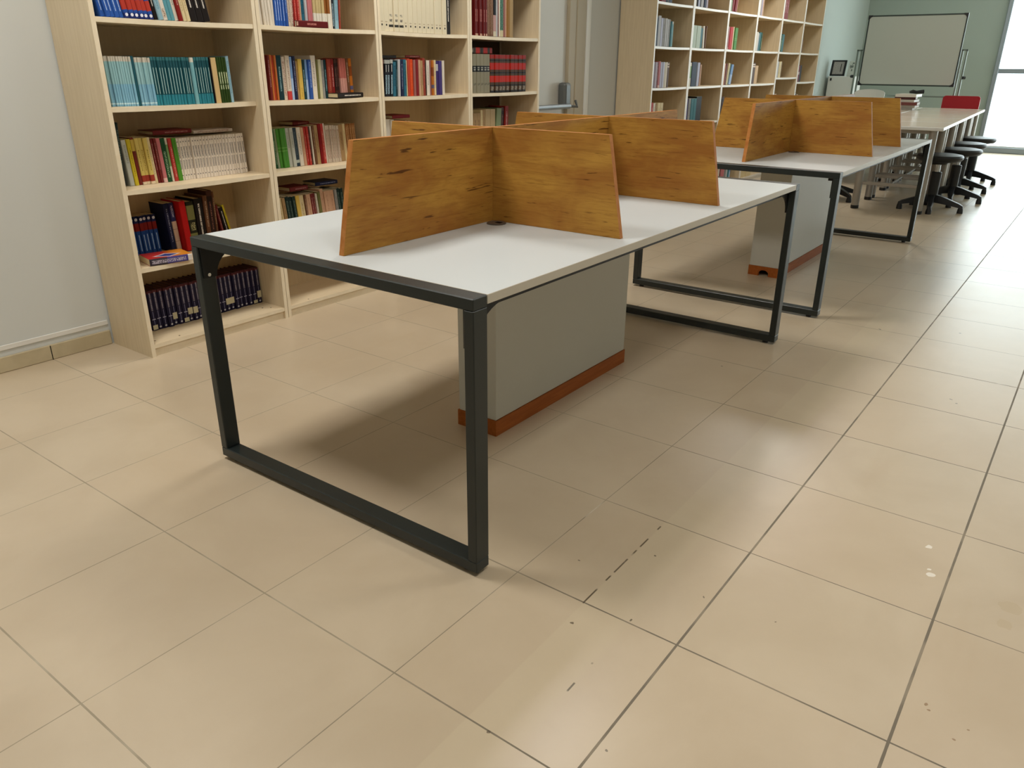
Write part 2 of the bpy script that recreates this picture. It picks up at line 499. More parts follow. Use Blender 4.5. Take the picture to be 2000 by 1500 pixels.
# ------------------------------------------------------------ bookcases
SHZ = (0.404, 0.736, 1.063, 1.393, 1.723)
def bookcase(x0, x1, yf, yb, label, heights=SHZ, edge='maple_edge', back='back', skew=None, sag=0.003):
    T = thing('bookcase', label, 'bookcase', (x0, yf, 0))
    W, D, H, t = x1-x0, yb-yf, 2.05, 0.019
    def board(name, a0, a1, b0, b1, c0, c1, m, face='maple_edge', **kw):
        q = MB()
        q.box(a0, a1, b0, b1, c0, c1, m)
        fi = q.slot(edge)
        for f in q.bm.faces:
            f.normal_update()
            if f.normal.y < -0.9:
                f.material_index = fi
        return q.done(name, T, **kw)
    board('side_panel', 0.0005, t, 0, D, 0, H, 'maple')
    board('side_panel', W-t, W-0.0005, 0, D, 0, H, 'maple')
    board('top_panel', t, W-t, 0, D, H-t, H, 'maple_shelf')
    q = MB(); q.box(t, W-t, D-0.006, D, 0.04, H-t, back); q.done('back_panel', T)
    board('bottom_panel', t, W-t, 0.002, D-0.006, 0.04, 0.058, 'maple_shelf')
    board('plinth', t, W-t, 0.014, 0.03, 0.0, 0.04, 'maple')
    for k, z in enumerate(heights):
        q = MB()
        n = 8
        front = 0.003
        yr = 0.045 if skew == k else front
        vs = []
        for i in range(n+1):
            s_ = i/n
            x = t + (W-2*t)*s_
            dz = -sag*math.sin(math.pi*s_)
            yy = front + (yr-front)*s_
            vs += [(x, yy, z-t+dz), (x, yy, z+dz), (x, D-0.006, z+dz), (x, D-0.006, z-t+dz)]
        pol, fronts = [], []
        for i in range(n):
            a, c = 4*i, 4*i+4
            fronts.append(len(pol))
            pol += [(a, c, c+1, a+1), (a+1, c+1, c+2, a+2), (a+2, c+2, c+3, a+3), (a+3, c+3, c, a)]
        pol += [(0, 1, 2, 3), (4*n+3, 4*n+2, 4*n+1, 4*n)]
        _, fs = q.faces(vs, pol, 'maple_shelf')
        fi = q.slot(edge)
        for i in fronts:
            fs[i].material_index = fi
        q.done('shelf', T)
    # screw holes seen on the boards
    q = MB()
    for (hx, hy) in () if edge == 'white_edge' else ((0.05, 0.05), (0.16, 0.03), (W-0.06, 0.06), (W-0.09, 0.09)):
        q.lathe([(0.004, 0.0575), (0.004, 0.0586)], 8, 'shaded_back_and_caps', hx, hy)
    if edge != 'white_edge':
        q.done('screw_cap', T)
    return T
NEAR = [(0.378, 1.135), (1.137, 1.897), (1.899, 2.659), (2.661, 3.408)]
YF, YB = 2.175, 2.506
bookcase(*NEAR[0], YF, YB, 'pale maple bookcase at the end of the run, against the bare wall', skew=2)
bookcase(*NEAR[1], YF, YB, 'pale maple bookcase second from the bare wall, maroon book lying on its upper shelf')
bookcase(*NEAR[2], YF, YB, 'pale maple bookcase holding a row of thick white volumes', sag=0.004)
bookcase(*NEAR[3], YF, YB, 'pale maple bookcase next to the white door, with red and black volumes', back='shaded_back_and_caps')
FAR = [(5.083, 5.812), (5.814, 6.62), (6.622, 7.40), (7.402, 8.18), (8.182, 8.955), (8.957, 9.715)]
YF2, YB2 = 2.168, 2.506
FARN = ['first', 'second', 'third', 'fourth', 'fifth', 'sixth']
for k, (a, c) in enumerate(FAR):
    hs = (0.404, 0.72, 1.107 if k == 4 else 1.05, 1.38, 1.72)
    bookcase(a, c, YF2, YB2, 'white-edged maple bookcase, %s of the far run beyond the door' % FARN[k], hs, edge='white_edge', sag=0.003)

# ------------------------------------------------------------ study benches
def end_frame(T, name, x0, W, inward):
    """closed rectangular tube frame in the YZ plane, 52 mm deep; inward = +1/-1 points to the bench middle"""
    tw, x1 = 0.03, x0+0.052
    q = MB()
    q.box(x0, x1, 0, W, 0.72, 0.75, 'anthracite', 0.0025)
    q.box(x0, x1, 0, W, 0.012, 0.044, 'anthracite', 0.0025)
    q.box(x0, x1, 0, tw, 0.043, 0.721, 'anthracite', 0.0025)
    q.box(x0, x1, W-tw, W, 0.043, 0.721, 'anthracite', 0.0025)
    F = q.done(name, T)
    xe = x1 if inward > 0 else x0
    for yy in (0.0302, W-0.0362):
        pts = [(xe-inward*0.045, 0.7195), (xe+inward*0.110, 0.7195)]
        for k in range(1, 10):
            a = math.pi/2*k/9
            pts.append((xe+inward*0.110*(1-math.sin(a)), 0.7195-0.010-0.085*(1-math.cos(a))))
        pts += [(xe-inward*0.045, 0.6245)]
        q = MB(); q.prism(pts, 'y', yy, yy+0.006, 'black_gusset')
        q.done('corner_bracket', F)
    for yy in (0.0375, W-0.0375):
        q = MB()
        s_ = 1 if yy < W/2 else -1
        v = []
        q.tube([(x0+0.024, yy-s_*0.002, 0.634), (x0+0.024, yy+s_*0.002, 0.634)], 0.0055, 'screw', 10)
        q.done('screw', F)
    for yy in (0.05, W-0.05):
        q = MB(); q.lathe([(0.014, 0.0), (0.014, 0.008), (0.006, 0.013)], 10, 'black_plastic', x0+0.026, yy)
        q.done('foot_pad', F)
    return F

def trapezoid_x(T, name, x0, x1, dx0, dx1, yc, z0, z1, t=0.018):
    q = MB()
    pts = [(x0, z0), (x1, z0), (x1-dx1, z1), (x0+dx0, z1)]
    _, fs = q.prism(pts, 'y', yc-t/2, yc+t/2, 'oak')
    k = q.slot('oak_edge')
    for f in fs[:4]: f.material_index = k
    return q.done(name, T)
def half_cross(T, name, xc, y_in, y_out, z0, z1, t=0.018):
    """built along local X and turned so that its grain follows its length"""
    L = abs(y_out-y_in); sgn = 1 if y_out > y_in else -1
    q = MB()
    pts = [(0, z0), (L, z0), (L-0.055, z1), (0, z1)]
    _, fs = q.prism(pts, 'y', -t/2, t/2, 'oak')
    k = q.slot('oak_edge')
    for f in (fs[0], fs[1], fs[2]): f.material_index = k
    return q.done(name, T, (xc, y_in, 0), (0, 0, sgn*math.pi/2))

def study_bench(label, X, Y, L, W, px, cross, ped, notch):
    T = thing('study_bench', label, 'desk', (X, Y, 0))
    q = MB()
    q.box(0.0525, L-0.0525, 0.0, W, 0.727, 0.7498, 'top_edge', 0.001)
    top = q.slot('white_top')
    for f in q.bm.faces:
        f.normal_update()
        if f.normal.z > 0.9: f.material_index = top
    q.done('tabletop', T)
    end_frame(T, 'end_frame', 0.0, W, 1)
    end_frame(T, 'end_frame', L-0.052, W, -1)
    for yy in (0.038, W-0.068):
        q = MB(); q.box(0.053, L-0.053, yy, yy+0.03, 0.702, 0.7265, 'black_gusset', 0.001)
        q.done('support_rail', T)
    yc = W/2
    trapezoid_x(T, 'long_partition', px[0], px[1], 0.063, 0.063, yc, 0.7505, 1.047)
    for cx in cross:
        half_cross(T, 'cross_partition', cx, yc-0.0095, 0.056, 0.7505, 1.0468)
        half_cross(T, 'cross_partition', cx, yc+0.0095, W-0.056, 0.7505, 1.0468)
    for cx in cross[:1]:
        q = MB()
        q.lathe([(0.032, 0.7495), (0.032, 0.7530), (0.029, 0.7545), (0.013, 0.7545)], 28, 'grommet', cx-0.045, yc-0.052)
        q.box(cx-0.053, cx-0.037, yc-0.072, yc-0.052, 0.7535, 0.7552, 'dark_hole')
        q.done('cable_grommet', T)
    (a0, a1, b0, b1) = ped
    q = MB()
    q.box(a0+0.004, a1-0.004, b0+0.004, b1-0.004, 0.06, 0.70, 'grey_board', 0.0015)
    P = q.done('pedestal', T)
    q = MB()
    q.box(a0+0.008, a1-0.008, b0+0.008, b1-0.008, 0.70, 0.7265, 'black_gusset')
    q.done('mounting_block', P)
    # plinth with an arched cable notch in its ends
    yc2 = (b0+b1)/2
    q = MB()
    arch = [(b0, 0.0), (b0, 0.06), (b1, 0.06), (b1, 0.0)]
    if notch:
        arch += [(yc2+0.032, 0.0), (yc2+0.032, 0.014)]
        arch += [(yc2+0.032*math.cos(math.pi*k/10), 0.014+0.024*math.sin(math.pi*k/10)) for k in range(1, 10)]
        arch += [(yc2-0.032, 0.014), (yc2-0.032, 0.0)]
    q.prism(arch, 'x', a0, a0+0.018, 'plinth')
    q.prism(arch, 'x', a1-0.018, a1, 'plinth')
    q.box(a0+0.018, a1-0.018, b0, b0+0.018, 0.0, 0.06, 'plinth')
    q.box(a0+0.018, a1-0.018, b1-0.018, b1, 0.0, 0.06, 'plinth')
    q.box(a0+0.018, a1-0.018, b0+0.018, b1-0.018, 0.05, 0.06, 'dark_hole')
    tag(q.done('plinth', P), 'orange-brown wooden plinth')
    return T
study_bench('near four-seat study bench with white top, wooden partitions and dark steel frame', 0, 0, 2.313, 1.096,
            (0.108, 2.195), (0.777, 1.523), (0.683, 1.628, 0.461, 0.638), False)
study_bench('farther four-seat study bench, standing between the near bench and the classroom desks', 2.81, -0.04, 2.40, 1.094,
            (0.14, 2.28), (0.878, 1.628), (0.705, 1.655, 0.443, 0.640), True)

# ------------------------------------------------------------ classroom desks at the far end
TRZ = 0.0395
TOPO = Vector((6.51, 0.09, 0))
def desk_point(x, y):
    return Vector((TOPO.x + x*math.cos(TRZ) - y*math.sin(TRZ), TOPO.y + x*math.sin(TRZ) + y*math.cos(TRZ), 0))
def make_desk():
    T = thing('classroom_desk', 'x', 'desk')
    L, W = 0.768, 0.70
    q = MB()
    q.box(0, L, 0, W, 0.722, 0.75, 'white_band', 0.004)
    k = q.slot('table_top')
    for f in q.bm.faces:
        f.normal_update()
        if f.normal.z > 0.9: f.material_index = k
    q.done('desktop', T)
    for lx in (0.08, L-0.08):
        for ly in (0.08, W-0.08):
            q = MB(); q.lathe([(0.046, 0.03), (0.046, 0.722)], 16, 'silver', lx, ly, 1.0, 0.75)
            lg = q.done('leg', T, smooth=True)
            q = MB(); q.lathe([(0.048, 0.0), (0.048, 0.03)], 16, 'black_plastic', lx, ly, 1.0, 0.75)
            q.done('foot_cap', lg, smooth=True)
        q = MB(); q.box(lx-0.012, lx+0.012, 0.10, W-0.10, 0.22, 0.25, 'silver', 0.003)
        q.done('stretcher', T)
    q = MB(); q.box(0.09, L-0.09, W/2-0.012, W/2+0.012, 0.224, 0.246, 'silver', 0.003)
    q.done('stretcher', T)
    q = MB(); q.box(0.06, L-0.06, 0.10, W-0.10, 0.69, 0.721, 'silver', 0.002)
    q.done('under_frame', T)
    return T
dk0 = make_desk()
pos = ['nearest the study benches', 'second from the study benches', 'in the middle of its row', 'second from the red chair end', 'nearest the red chair']
for r_ in (0, 1):
    for k in range(0 if r_ == 0 else 2, 5):
        o = dk0 if (r_, k) == (0, 0) else dup(dk0)
        o.location = desk_point(0.77*k, 0.702*r_)
        o.rotation_euler = (0, 0, TRZ)
        row = ('cream-topped desk of the aisle-side row by the black stools, %s', 'cream-topped desk of the row on the bookcase side, %s')[r_] % pos[k]
        tag(o, row, 'desk', 'cream-topped classroom desks pushed together')

# ------------------------------------------------------------ stools
def make_stool():
    T = thing('stool', 'x', 'stool')
    q = MB()
    q.lathe([(0.12, 0.435), (0.175, 0.445), (0.192, 0.462), (0.195, 0.48), (0.185, 0.496), (0.15, 0.503), (0.02, 0.50)], 32, 'black_plastic')
    q.done('seat', T, smooth=True)
    q = MB()
    q.lathe([(0.075, 0.415), (0.085, 0.436)], 16, 'black_plastic')
    q.done('seat_plate', T, smooth=True)
    q = MB()
    q.lathe([(0.045, 0.10), (0.045, 0.34), (0.038, 0.345)], 18, 'black_plastic')
    cl = q.done('column', T, smooth=True)
    q = MB(); q.lathe([(0.024, 0.34), (0.024, 0.416)], 14, 'chrome'); q.done('gas_lift', cl, smooth=True)
    q = MB(); q.tube([(0.02, 0, 0.41), (0.13, 0.06, 0.405), (0.16, 0.07, 0.40)], 0.006, 'black_plastic', 6); q.done('height_lever', T, smooth=True)
    for k in range(5):
        a = 2*math.pi*k/5
        ca, sa = math.cos(a), math.sin(a)
        q = MB()
        prof = [(0.02, 0.075, 0.145), (0.08, 0.07, 0.135), (0.17, 0.06, 0.108), (0.25, 0.048, 0.082), (0.28, 0.045, 0.066)]
        vs = []
        for i, (d_, zl, zh) in enumerate(prof):
            w_ = (0.030, 0.028, 0.024, 0.020, 0.016)[i]
            for (yy, zz) in ((-w_, zl), (w_, zl), (w_*0.7, zh), (-w_*0.7, zh)):
                vs.append((d_*ca-yy*sa, d_*sa+yy*ca, zz))
        pol = [(4*i+j, 4*i+(j+1) % 4, 4*i+4+(j+1) % 4, 4*i+4+j) for i in range(4) for j in range(4)] + [(3, 2, 1, 0), (16, 17, 18, 19)]
        q.faces(vs, pol, 'black_plastic')
        lg = q.done('base_arm', T, smooth=True)
        q = MB(); q.lathe([(0.026, 0.0), (0.024, 0.03), (0.016, 0.06)], 12, 'black_plastic', 0.265*ca, 0.265*sa)
        q.done('glide', lg, smooth=True)
    return T
st0 = make_stool()
ST = [((6.90, 0.13), R(44), 'black round stool at the near corner of the cream desks'),
      ((7.62, 0.07), R(44), 'black round stool second along the aisle side of the cream desks'),
      ((8.36, 0.12), R(47), 'black round stool third along the aisle side of the cream desks'),
      ((9.2, 0.125), R(44), 'black round stool farthest along the aisle side, nearest the window'),
      ((7.00, 1.06), R(20), 'black round stool behind the farther study bench, bookcase side of the desks')]
for k, ((sx, sy), a, lb) in enumerate(ST):
    o = st0 if k == 0 else dup(st0)
    o.location = (sx, sy, 0)
    o.rotation_euler = (0, 0, a)
    tag(o, lb, 'stool', 'black round stools at the cream desks')

# ------------------------------------------------------------ red chair and white chair behind the desks
def chair_legs(T, pts, m, r=0.012):
    for (a, c) in pts:
        q = MB(); q.tube([a, c], r, m, 10); q.done('leg', T, smooth=True)
def red_chair(loc, rz):
    T = thing('chair', 'red upholstered chair standing at the window end of the cream desks', 'chair', loc, rz)
    q = MB()     # rounded rectangular backrest pad, facing -X
    w_, z0, z1, rr = 0.218, 0.50, 0.884, 0.035
    pts = []
    for (cx, cz, a0) in ((w_-rr, z1-rr, 0), (-w_+rr, z1-rr, 90), (-w_+rr, z0+rr, 180), (w_-rr, z0+rr, 270)):
        for k in range(6):
            a = R(a0+18*k)
            pts.append((cx+rr*math.cos(a), cz+rr*math.sin(a)))
    q.prism(pts, 'x', -0.02, 0.02, 'red_seat')
    bmesh.ops.bevel(q.bm, geom=[e for e in q.bm.edges if abs(e.verts[0].co.x-e.verts[1].co.x) < 1e-5], offset=0.008, segments=2, affect='EDGES')
    q.done('backrest', T, smooth=True)
    q = MB(); q.box(-0.44, -0.02, -0.215, 0.215, 0.42, 0.475, 'red_seat', 0.02, 2); q.done('seat', T, smooth=True)
    for s_ in (-1, 1):
        q = MB(); q.tube([(0.02, s_*0.17, 0.86), (0.028, s_*0.17, 0.45), (0.05, s_*0.20, 0.0)], 0.011, 'black_plastic', 8); q.done('leg', T, smooth=True)
        q = MB(); q.tube([(-0.38, s_*0.19, 0.42), (-0.42, s_*0.21, 0.0)], 0.011, 'black_plastic', 8); q.done('leg', T, smooth=True)
    return T
red_chair((10.88, 0.597, 0), 0.04)
def white_chair(loc, rz):
    T = thing('chair', 'white plastic chair with an arched back on the bookcase side of the desks', 'chair', loc, rz)
    q = MB()
    n = 14
    for (zlo, inset, t) in ((0.44, 0.0, 0.02),):
        vs = []
        for i in range(n+1):
            s_ = -1+2*i/n
            yy = 0.20*s_
            xx = 0.05*(1-s_*s_)
            zt = 0.895+0.042*math.sqrt(max(0, 1-s_*s_))
            for (x_, z_) in ((xx, zlo), (xx+t, zlo), (xx+t+0.03, zt), (xx+0.03, zt)):
                vs.append((x_, yy, z_))
        pol = [(4*i+j, 4*i+(j+1) % 4, 4*i+4+(j+1) % 4, 4*i+4+j) for i in range(n) for j in range(4)] + [(3, 2, 1, 0), (4*n, 4*n+1, 4*n+2, 4*n+3)]
        q.faces(vs, pol, 'white_plastic')
    q.done('backrest', T, smooth=True)
    q = MB(); q.box(-0.40, 0.03, -0.20, 0.20, 0.42, 0.45, 'white_plastic', 0.012, 2); q.done('seat', T, smooth=True)
    for sx in (-0.36, 0.03):
        for sy in (-0.17, 0.17):
            q = MB(); q.tube([(sx, sy, 0.42), (sx*1.12, sy*1.15, 0.0)], [0.02, 0.015], 'white_plastic', 8); q.done('leg', T, smooth=True)
    return T
white_chair((10.98, 1.775, 0), 0.0)

# ------------------------------------------------------------ stack of papers and binders on the desks
SB = Vector((9.46, 0.86, 0))
cols = [('cfc9bd', 0.032, 'white'), ('5d2a26', 0.030, 'maroon'), ('b9b3a6', 0.028, 'pale grey'), ('6a2f2a', 0.034, 'dark red'), ('d6d2c6', 0.03, 'off-white'), ('8f8a80', 0.026, 'grey')]
zz = 0.75
for k, (c, h, nm) in enumerate(reversed(cols)):
    key = 'binder_%s' % c
    MAT[key] = plain('binder_cover_'+nm.replace(' ', '_'), c, 0.5, var=0.1)
    q = MB()
    dx, dy = 0.02*math.sin(k*2.1), 0.02*math.cos(k*1.7)
    rot = TRZ + 0.10*math.sin(k*3.3)
    q.box(-0.16, 0.16, -0.115, 0.115, 0.0, 0.003, key)
    q.box(-0.16, 0.16, -0.115, 0.115, h-0.003, h-0.0003, key)
    q.box(-0.16, -0.156, -0.115, 0.115, 0.003, h-0.003, key)
    o = q.done('binder', None, (SB.x+0.12+dx, SB.y+0.14+dy, zz), (0, 0, rot))
    tag(o, ('%s binder %s the pile on the cream desks' % (nm, ['at the base of', 'second from the base of', 'third from the base of', 'fourth from the base of', 'second from the top of', 'at the top of'][k])), 'binder', 'binders piled on the cream desks')
    q = MB(); q.box(-0.152, 0.155, -0.11, 0.11, 0.0032, h-0.0035, 'white_plastic'); q.done('page_block', o)
    zz += h
q = MB()
q.tube([(-0.075, 0, 0.022), (-0.04, 0.0, 0.03), (0.0, 0.0, 0.022), (0.04, 0.0, 0.026), (0.085, 0.0, 0.03)], [0.012, 0.022, 0.019, 0.021, 0.024], 'black_plastic', 10)
tag(q.done('pouch', None, (SB.x+0.12, SB.y+0.06, zz-0.002), (0, 0, -1.1), smooth=True), 'small black pouch lying on top of the binder pile', 'pouch')

# ------------------------------------------------------------ whiteboard on its stand
T = thing('whiteboard', 'large whiteboard on a metal stand in front of the mint end wall', 'whiteboard', (11.2, 1.38, 0))
b0, b1, c0, c1 = -0.615, 0.615, 0.985, 1.885
q = MB(); q.box(-0.008, 0.008, b0+0.012, b1-0.012, c0+0.012, c1-0.012, 'board_white'); q.done('writing_surface', T)
q = MB()
for (ya, yb, za, zb) in ((b0, b1, c1-0.018, c1), (b0, b1, c0, c0+0.018), (b0, b0+0.018, c0, c1), (b1-0.018, b1, c0, c1)):
    q.box(-0.013, 0.013, ya, yb, za, zb, 'dark_green_metal', 0.003)
fo = q.done('board_frame', T)
for sy in (-1, 1):
    for zc in (c0, c1):
        q = MB()
        ye = sy*0.617
        z_ = zc+(0.002 if zc == c1 else -0.002)
        zs = -1 if zc == c1 else 1
        pts = [(ye, z_), (ye-sy*0.055, z_), (ye-sy*0.055, z_+zs*0.02), (ye-sy*0.035, z_+zs*0.028), (ye-sy*0.025, z_+zs*0.04), (ye-sy*0.018, z_+zs*0.055), (ye, z_+zs*0.055)]
        q.prism(pts, 'x', -0.016, 0.016, 'black_plastic'); q.done('corner_cap', fo)
for sy in (-1, 1):
    q = MB()
    for yy in (0.635, 0.685):
        q.box(-0.012, 0.012, sy*yy-0.011, sy*yy+0.011, 0.08, 1.45, 'stand_metal', 0.003)
    q.box(-0.012, 0.012, sy*0.66-0.036, sy*0.66+0.036, 1.43, 1.452, 'stand_metal', 0.003)
    q.box(-0.28, 0.28, sy*0.66-0.02, sy*0.66+0.02, 0.05, 0.085, 'stand_metal', 0.004)
    po = q.done('post', T)
    q = MB(); q.tube([(-0.02, sy*0.70, 1.10), (0.0, sy*0.725, 1.10)], 0.02, 'black_plastic', 12); q.done('knob', po, smooth=True)
    for xx in (-0.25, 0.25):
        q = MB(); q.tube([(xx, sy*0.66-0.014, 0.027), (xx, sy*0.66+0.014, 0.027)], 0.027, 'black_plastic', 14); q.done('caster', po, smooth=True)
q = MB(); q.box(-0.011, 0.011, -0.65, 0.65, 0.845, 0.865, 'stand_metal', 0.003); q.done('crossbar', T)

# ------------------------------------------------------------ white cabinet in the corner and what stands on it
T = thing('cabinet', 'small white lockable cabinet in the corner behind the whiteboard stand', 'cabinet', (11.4, 2.12, 0))
q = MB(); q.box(0.015, 0.45, 0, 0.36, 0.03, 1.095, 'white_plastic', 0.004); q.done('body', T)
q = MB(); q.box(0.0, 0.014, 0.003, 0.357, 0.05, 1.09, 'white_plastic', 0.004)
dr = q.done('door', T)
q = MB(); q.tube([(-0.012, 0.315, 1.06), (0.003, 0.315, 1.06)], 0.012, 'black_plastic', 12); q.box(-0.014, 0.0, 0.305, 0.325, 1.035, 1.06, 'black_plastic', 0.002); q.done('lock', dr)
q = MB(); q.box(0.02, 0.44, 0.01, 0.35, 0.0, 0.03, 'black_plastic'); q.done('base', T)
MAT['print_grey'] = streaky('grey_print', '8f8b86', 'b9b5b0', (2, 9, 9), 12, 0.6)
MAT['blotch'] = plain('pale_card_with_grey_print', 'c9cdc6', 0.6, var=0.0)
def blotchy():
    q = NT('card_with_grey_print', 0.6)
    f = q.noise(q.coord(), 26, 3)
    z = q.sep(q.coord('Generated'))
    m = q.math('MULTIPLY', q.step(f, 0.48, 0.54), q.step(q.math('ABSOLUTE', q.math('SUBTRACT', z[2], 0.55)), 0.42, 0.30))
    m = q.math('MULTIPLY', m, q.step(q.math('ABSOLUTE', q.math('SUBTRACT', z[1], 0.5)), 0.36, 0.22))
    return q.base(q.mix(m, lin('d2d6cd'), lin('6d756d')))
MAT['card_print'] = blotchy()
# framed print leaning back
T = thing('picture_frame', 'black-framed grey print leaning on top of the white cabinet', 'picture', (11.44, 2.37, 1.101))
q = MB()
for (ya, yb, za, zb) in ((-0.105, 0.105, 0.0, 0.022), (-0.105, 0.105, 0.198, 0.22), (0.075, 0.105, 0.0, 0.22), (-0.105, -0.075, 0.0, 0.22)):
    q.box(-0.008, 0.008, ya, yb, za, zb, 'black_plastic', 0.002)
fo = q.done('frame', T, rot=(0, R(14), 0))
q = MB(); q.box(-0.002, 0.004, -0.08, 0.08, 0.015, 0.205, 'print_grey')
q.box(-0.003, 0.0, -0.04, -0.03, 0.06, 0.17, 'black_plastic')
q.done('print', T, rot=(0, R(14), 0))
q = MB(); q.box(0.03, 0.05, -0.03, 0.03, 0.025, 0.19, 'black_plastic'); q.done('prop', T, rot=(0, R(20), 0))
q = MB(); q.box(0, 0.02, -0.052, 0.052, 0, 0.21, 'card_print', 0.003)
tag(q.done('card', None, (11.46, 2.195, 1.097), (0, R(12), R(-15))), 'white card with a grey print beside the black picture frame', 'card')

# ------------------------------------------------------------ books
def cover(code, base, bands=(), text=None, dot=None, rough=0.5, wear=0.10):
    q = NT('cover_'+code, rough, 0.15)
    g = q.coord('Generated')
    x, y, z = q.sep(g)
    c = lin(base)
    P = q.coord('Object')
    f = q.noise(P, 45, 3)
    c = q.mix(q.math('MULTIPLY', f, wear), c, tuple(v*0.45 for v in c[:3])+(1,))
    for (a, b, h) in bands:
        m = q.math('MULTIPLY', q.math('GREATER_THAN', z, a), q.math('LESS_THAN', z, b))
        c = q.mix(m, c, lin(h))
    spine = q.math('LESS_THAN', y, 0.03)
    for tx in (text if isinstance(text, list) else [text] if text else []):
        a, b, h, wd = tx[:4]
        thr = tx[4] if len(tx) > 4 else 0.50
        m = q.math('MULTIPLY', q.math('GREATER_THAN', z, a), q.math('LESS_THAN', z, b))
        m = q.math('MULTIPLY', m, q.math('LESS_THAN', q.math('ABSOLUTE', q.math('SUBTRACT', x, 0.5)), wd))
        m = q.math('MULTIPLY', m, spine)
        v = q.n('ShaderNodeCombineXYZ')
        q.l(q.math('MULTIPLY', x, 5.0), v.inputs[0])
        q.l(q.math('MULTIPLY', z, 70.0), v.inputs[2])
        m = q.math('MULTIPLY', m, q.math('GREATER_THAN', q.noise(v.outputs[0], 1.0, 1), thr))
        c = q.mix(m, c, lin(h))
    if dot:
        zd, h, r_ = dot
        px, py, pz = q.sep(P)
        dz = q.math('SUBTRACT', pz, zd)
        rr = q.math('SQRT', q.math('ADD', q.math('MULTIPLY', px, px), q.math('MULTIPLY', dz, dz)))
        m = q.math('MULTIPLY', q.math('LESS_THAN', rr, r_), spine)
        c = q.mix(m, c, lin(h))
    MAT['cover_'+code] = q.base(c)
C = {}
def S(code, phrase, base, **k):
    C[code] = phrase
    cover(code, base, **k)
# code, look, colour, bands / lettering
S('bl', 'blue', '2c57a6', text=(0.12, 0.95, 'b9cbe6', 0.08, 0.38))
S('brd', 'blue, red-banded, white-dotted', '2a4f9e', bands=[(0.16, 0.36, 'b23a2c'), (0.0, 0.10, '26336f')], text=(0.42, 0.95, 'b9cbe6', 0.08, 0.38), dot=(0.012, 'e8e8ee', 0.0062))
S('brt', 'blue, red-topped, white-dotted', '1f4482', bands=[(0.62, 0.82, '7c1d18'), (0.82, 1.0, '1b2350')], text=(0.10, 0.52, '9db4d2', 0.10, 0.36), dot=(0.163, 'dcdce4', 0.0068))
S('bk', 'black', '1d1715', text=(0.25, 0.9, 'cfc8bd', 0.10, 0.42))
S('bkp', 'plain black', '1a1614')
S('pbl', 'pale blue', '8fb2bf', text=(0.2, 0.9, '5c8797', 0.2))
S('wrd', 'white, red-spotted', 'd9cfc2', dot=(0.085, 'b1222a', 0.006), text=(0.05, 0.22, '8d6a4a', 0.3))
S('tl', 'teal and white', '5b97a3', bands=[(0.75, 1.0, 'c9d2cf')])
S('w', 'white', 'd8cfc0', text=(0.3, 0.85, '8d8175', 0.18, 0.52))
S('wp', 'plain white', 'd9d0c1')
S('dr', 'dark red', '85201c', text=(0.3, 0.85, 'c9a79b', 0.12, 0.5))
S('cr', 'cream', 'd8c69a', text=(0.2, 0.8, '9a8358', 0.15, 0.52))
S('lbl', 'pale blue-green', '93bcc0', bands=[(0.90, 1.0, 'c8c0b0'), (0.0, 0.45, '7fb0c6'), (0.04, 0.07, 'c2dce2')])
S('dt', 'plain dark teal', '24555f')
S('dts', 'teal, white-lined', '1f5058', bands=[(0.0, 0.22, '2f7f8d'), (0.93, 1.0, '3a7176')], text=(0.24, 0.78, 'a3c2bd', 0.11, 0.2))
S('pl', 'pale turquoise', '78adb4', bands=[(0.9, 1.0, 'd3cfc0')])
S('crp', 'plain cream', 'cdb07c')
S('dg', 'dark green, white-lettered', '2c4218', text=[(0.42, 0.68, 'bcc69c', 0.22, 0.42), (0.30, 0.40, 'bcc69c', 0.22, 0.42)])
S('gw', 'grey-white', 'b9bcb2', text=(0.5, 0.9, '8a8f88', 0.2))
S('ye', 'yellow', 'c9b52e', text=(0.2, 0.8, '7a6a1c', 0.12))
S('ycr', 'yellow, red-footed', 'd0ba66', bands=[(0.0, 0.06, 'd9c7a8'), (0.06, 0.20, '96382a')], text=(0.3, 0.75, '8a7430', 0.15))
S('yrt', 'maroon and yellow', '6e2a20', bands=[(0.72, 0.96, 'c0a64c')])
S('mr', 'maroon', '6c2422', text=(0.3, 0.9, 'ab7d74', 0.15))
S('pk', 'pink', 'bd6f72', bands=[(0.0, 0.10, 'd8b3a8')])
S('dgn', 'dark green', '1f4a2a', text=(0.1, 0.7, 'a9c39a', 0.2, 0.54))
S('wg', 'white and green', 'cfc8b4', bands=[(0.35, 0.85, '7b9b62')])
S('rd', 'red', 'b33a34', text=(0.1, 0.8, 'd9b2a0', 0.12, 0.54))
S('gn', 'bright green', '4f8a2c', text=(0.4, 0.95, '3d6e22', 0.2))
S('ws', 'white, grey-lettered', 'ded4c6', text=[(0.52, 0.80, '77726c', 0.26, 0.46), (0.26, 0.48, '77726c', 0.26, 0.46), (0.10, 0.13, '77726c', 0.18, 0.3), (0.90, 0.93, '77726c', 0.18, 0.3)])
S('nv', 'dark navy', '1d2140', text=(0.2, 0.9, '8d90a8', 0.12))
S('nvw', 'navy and cream', '33315e', bands=[(0.0, 0.62, 'd0b39a'), (0.45, 0.455, '403a3a'), (0.20, 0.205, '403a3a')], text=(0.7, 0.95, 'c2c2d6', 0.2))
S('rdp', 'plain bright red', 'c01a1a')
S('gg', 'green-gold panelled', '2a2a1c', bands=[(0.62, 0.92, '7a7a48'), (0.08, 0.34, '7a7a48')], text=(0.40, 0.56, 'b5ae7a', 0.3))
S('br', 'brown', '6a4630', text=(0.4, 0.9, 'b39a80', 0.15))
S('brr', 'brown and black', '4a2c22', bands=[(0.2, 0.9, '2c1c18')], text=(0.3, 0.8, '8a5a4c', 0.12))
S('or', 'orange', 'c27038')
S('ro', 'red-orange', 'b0402a')
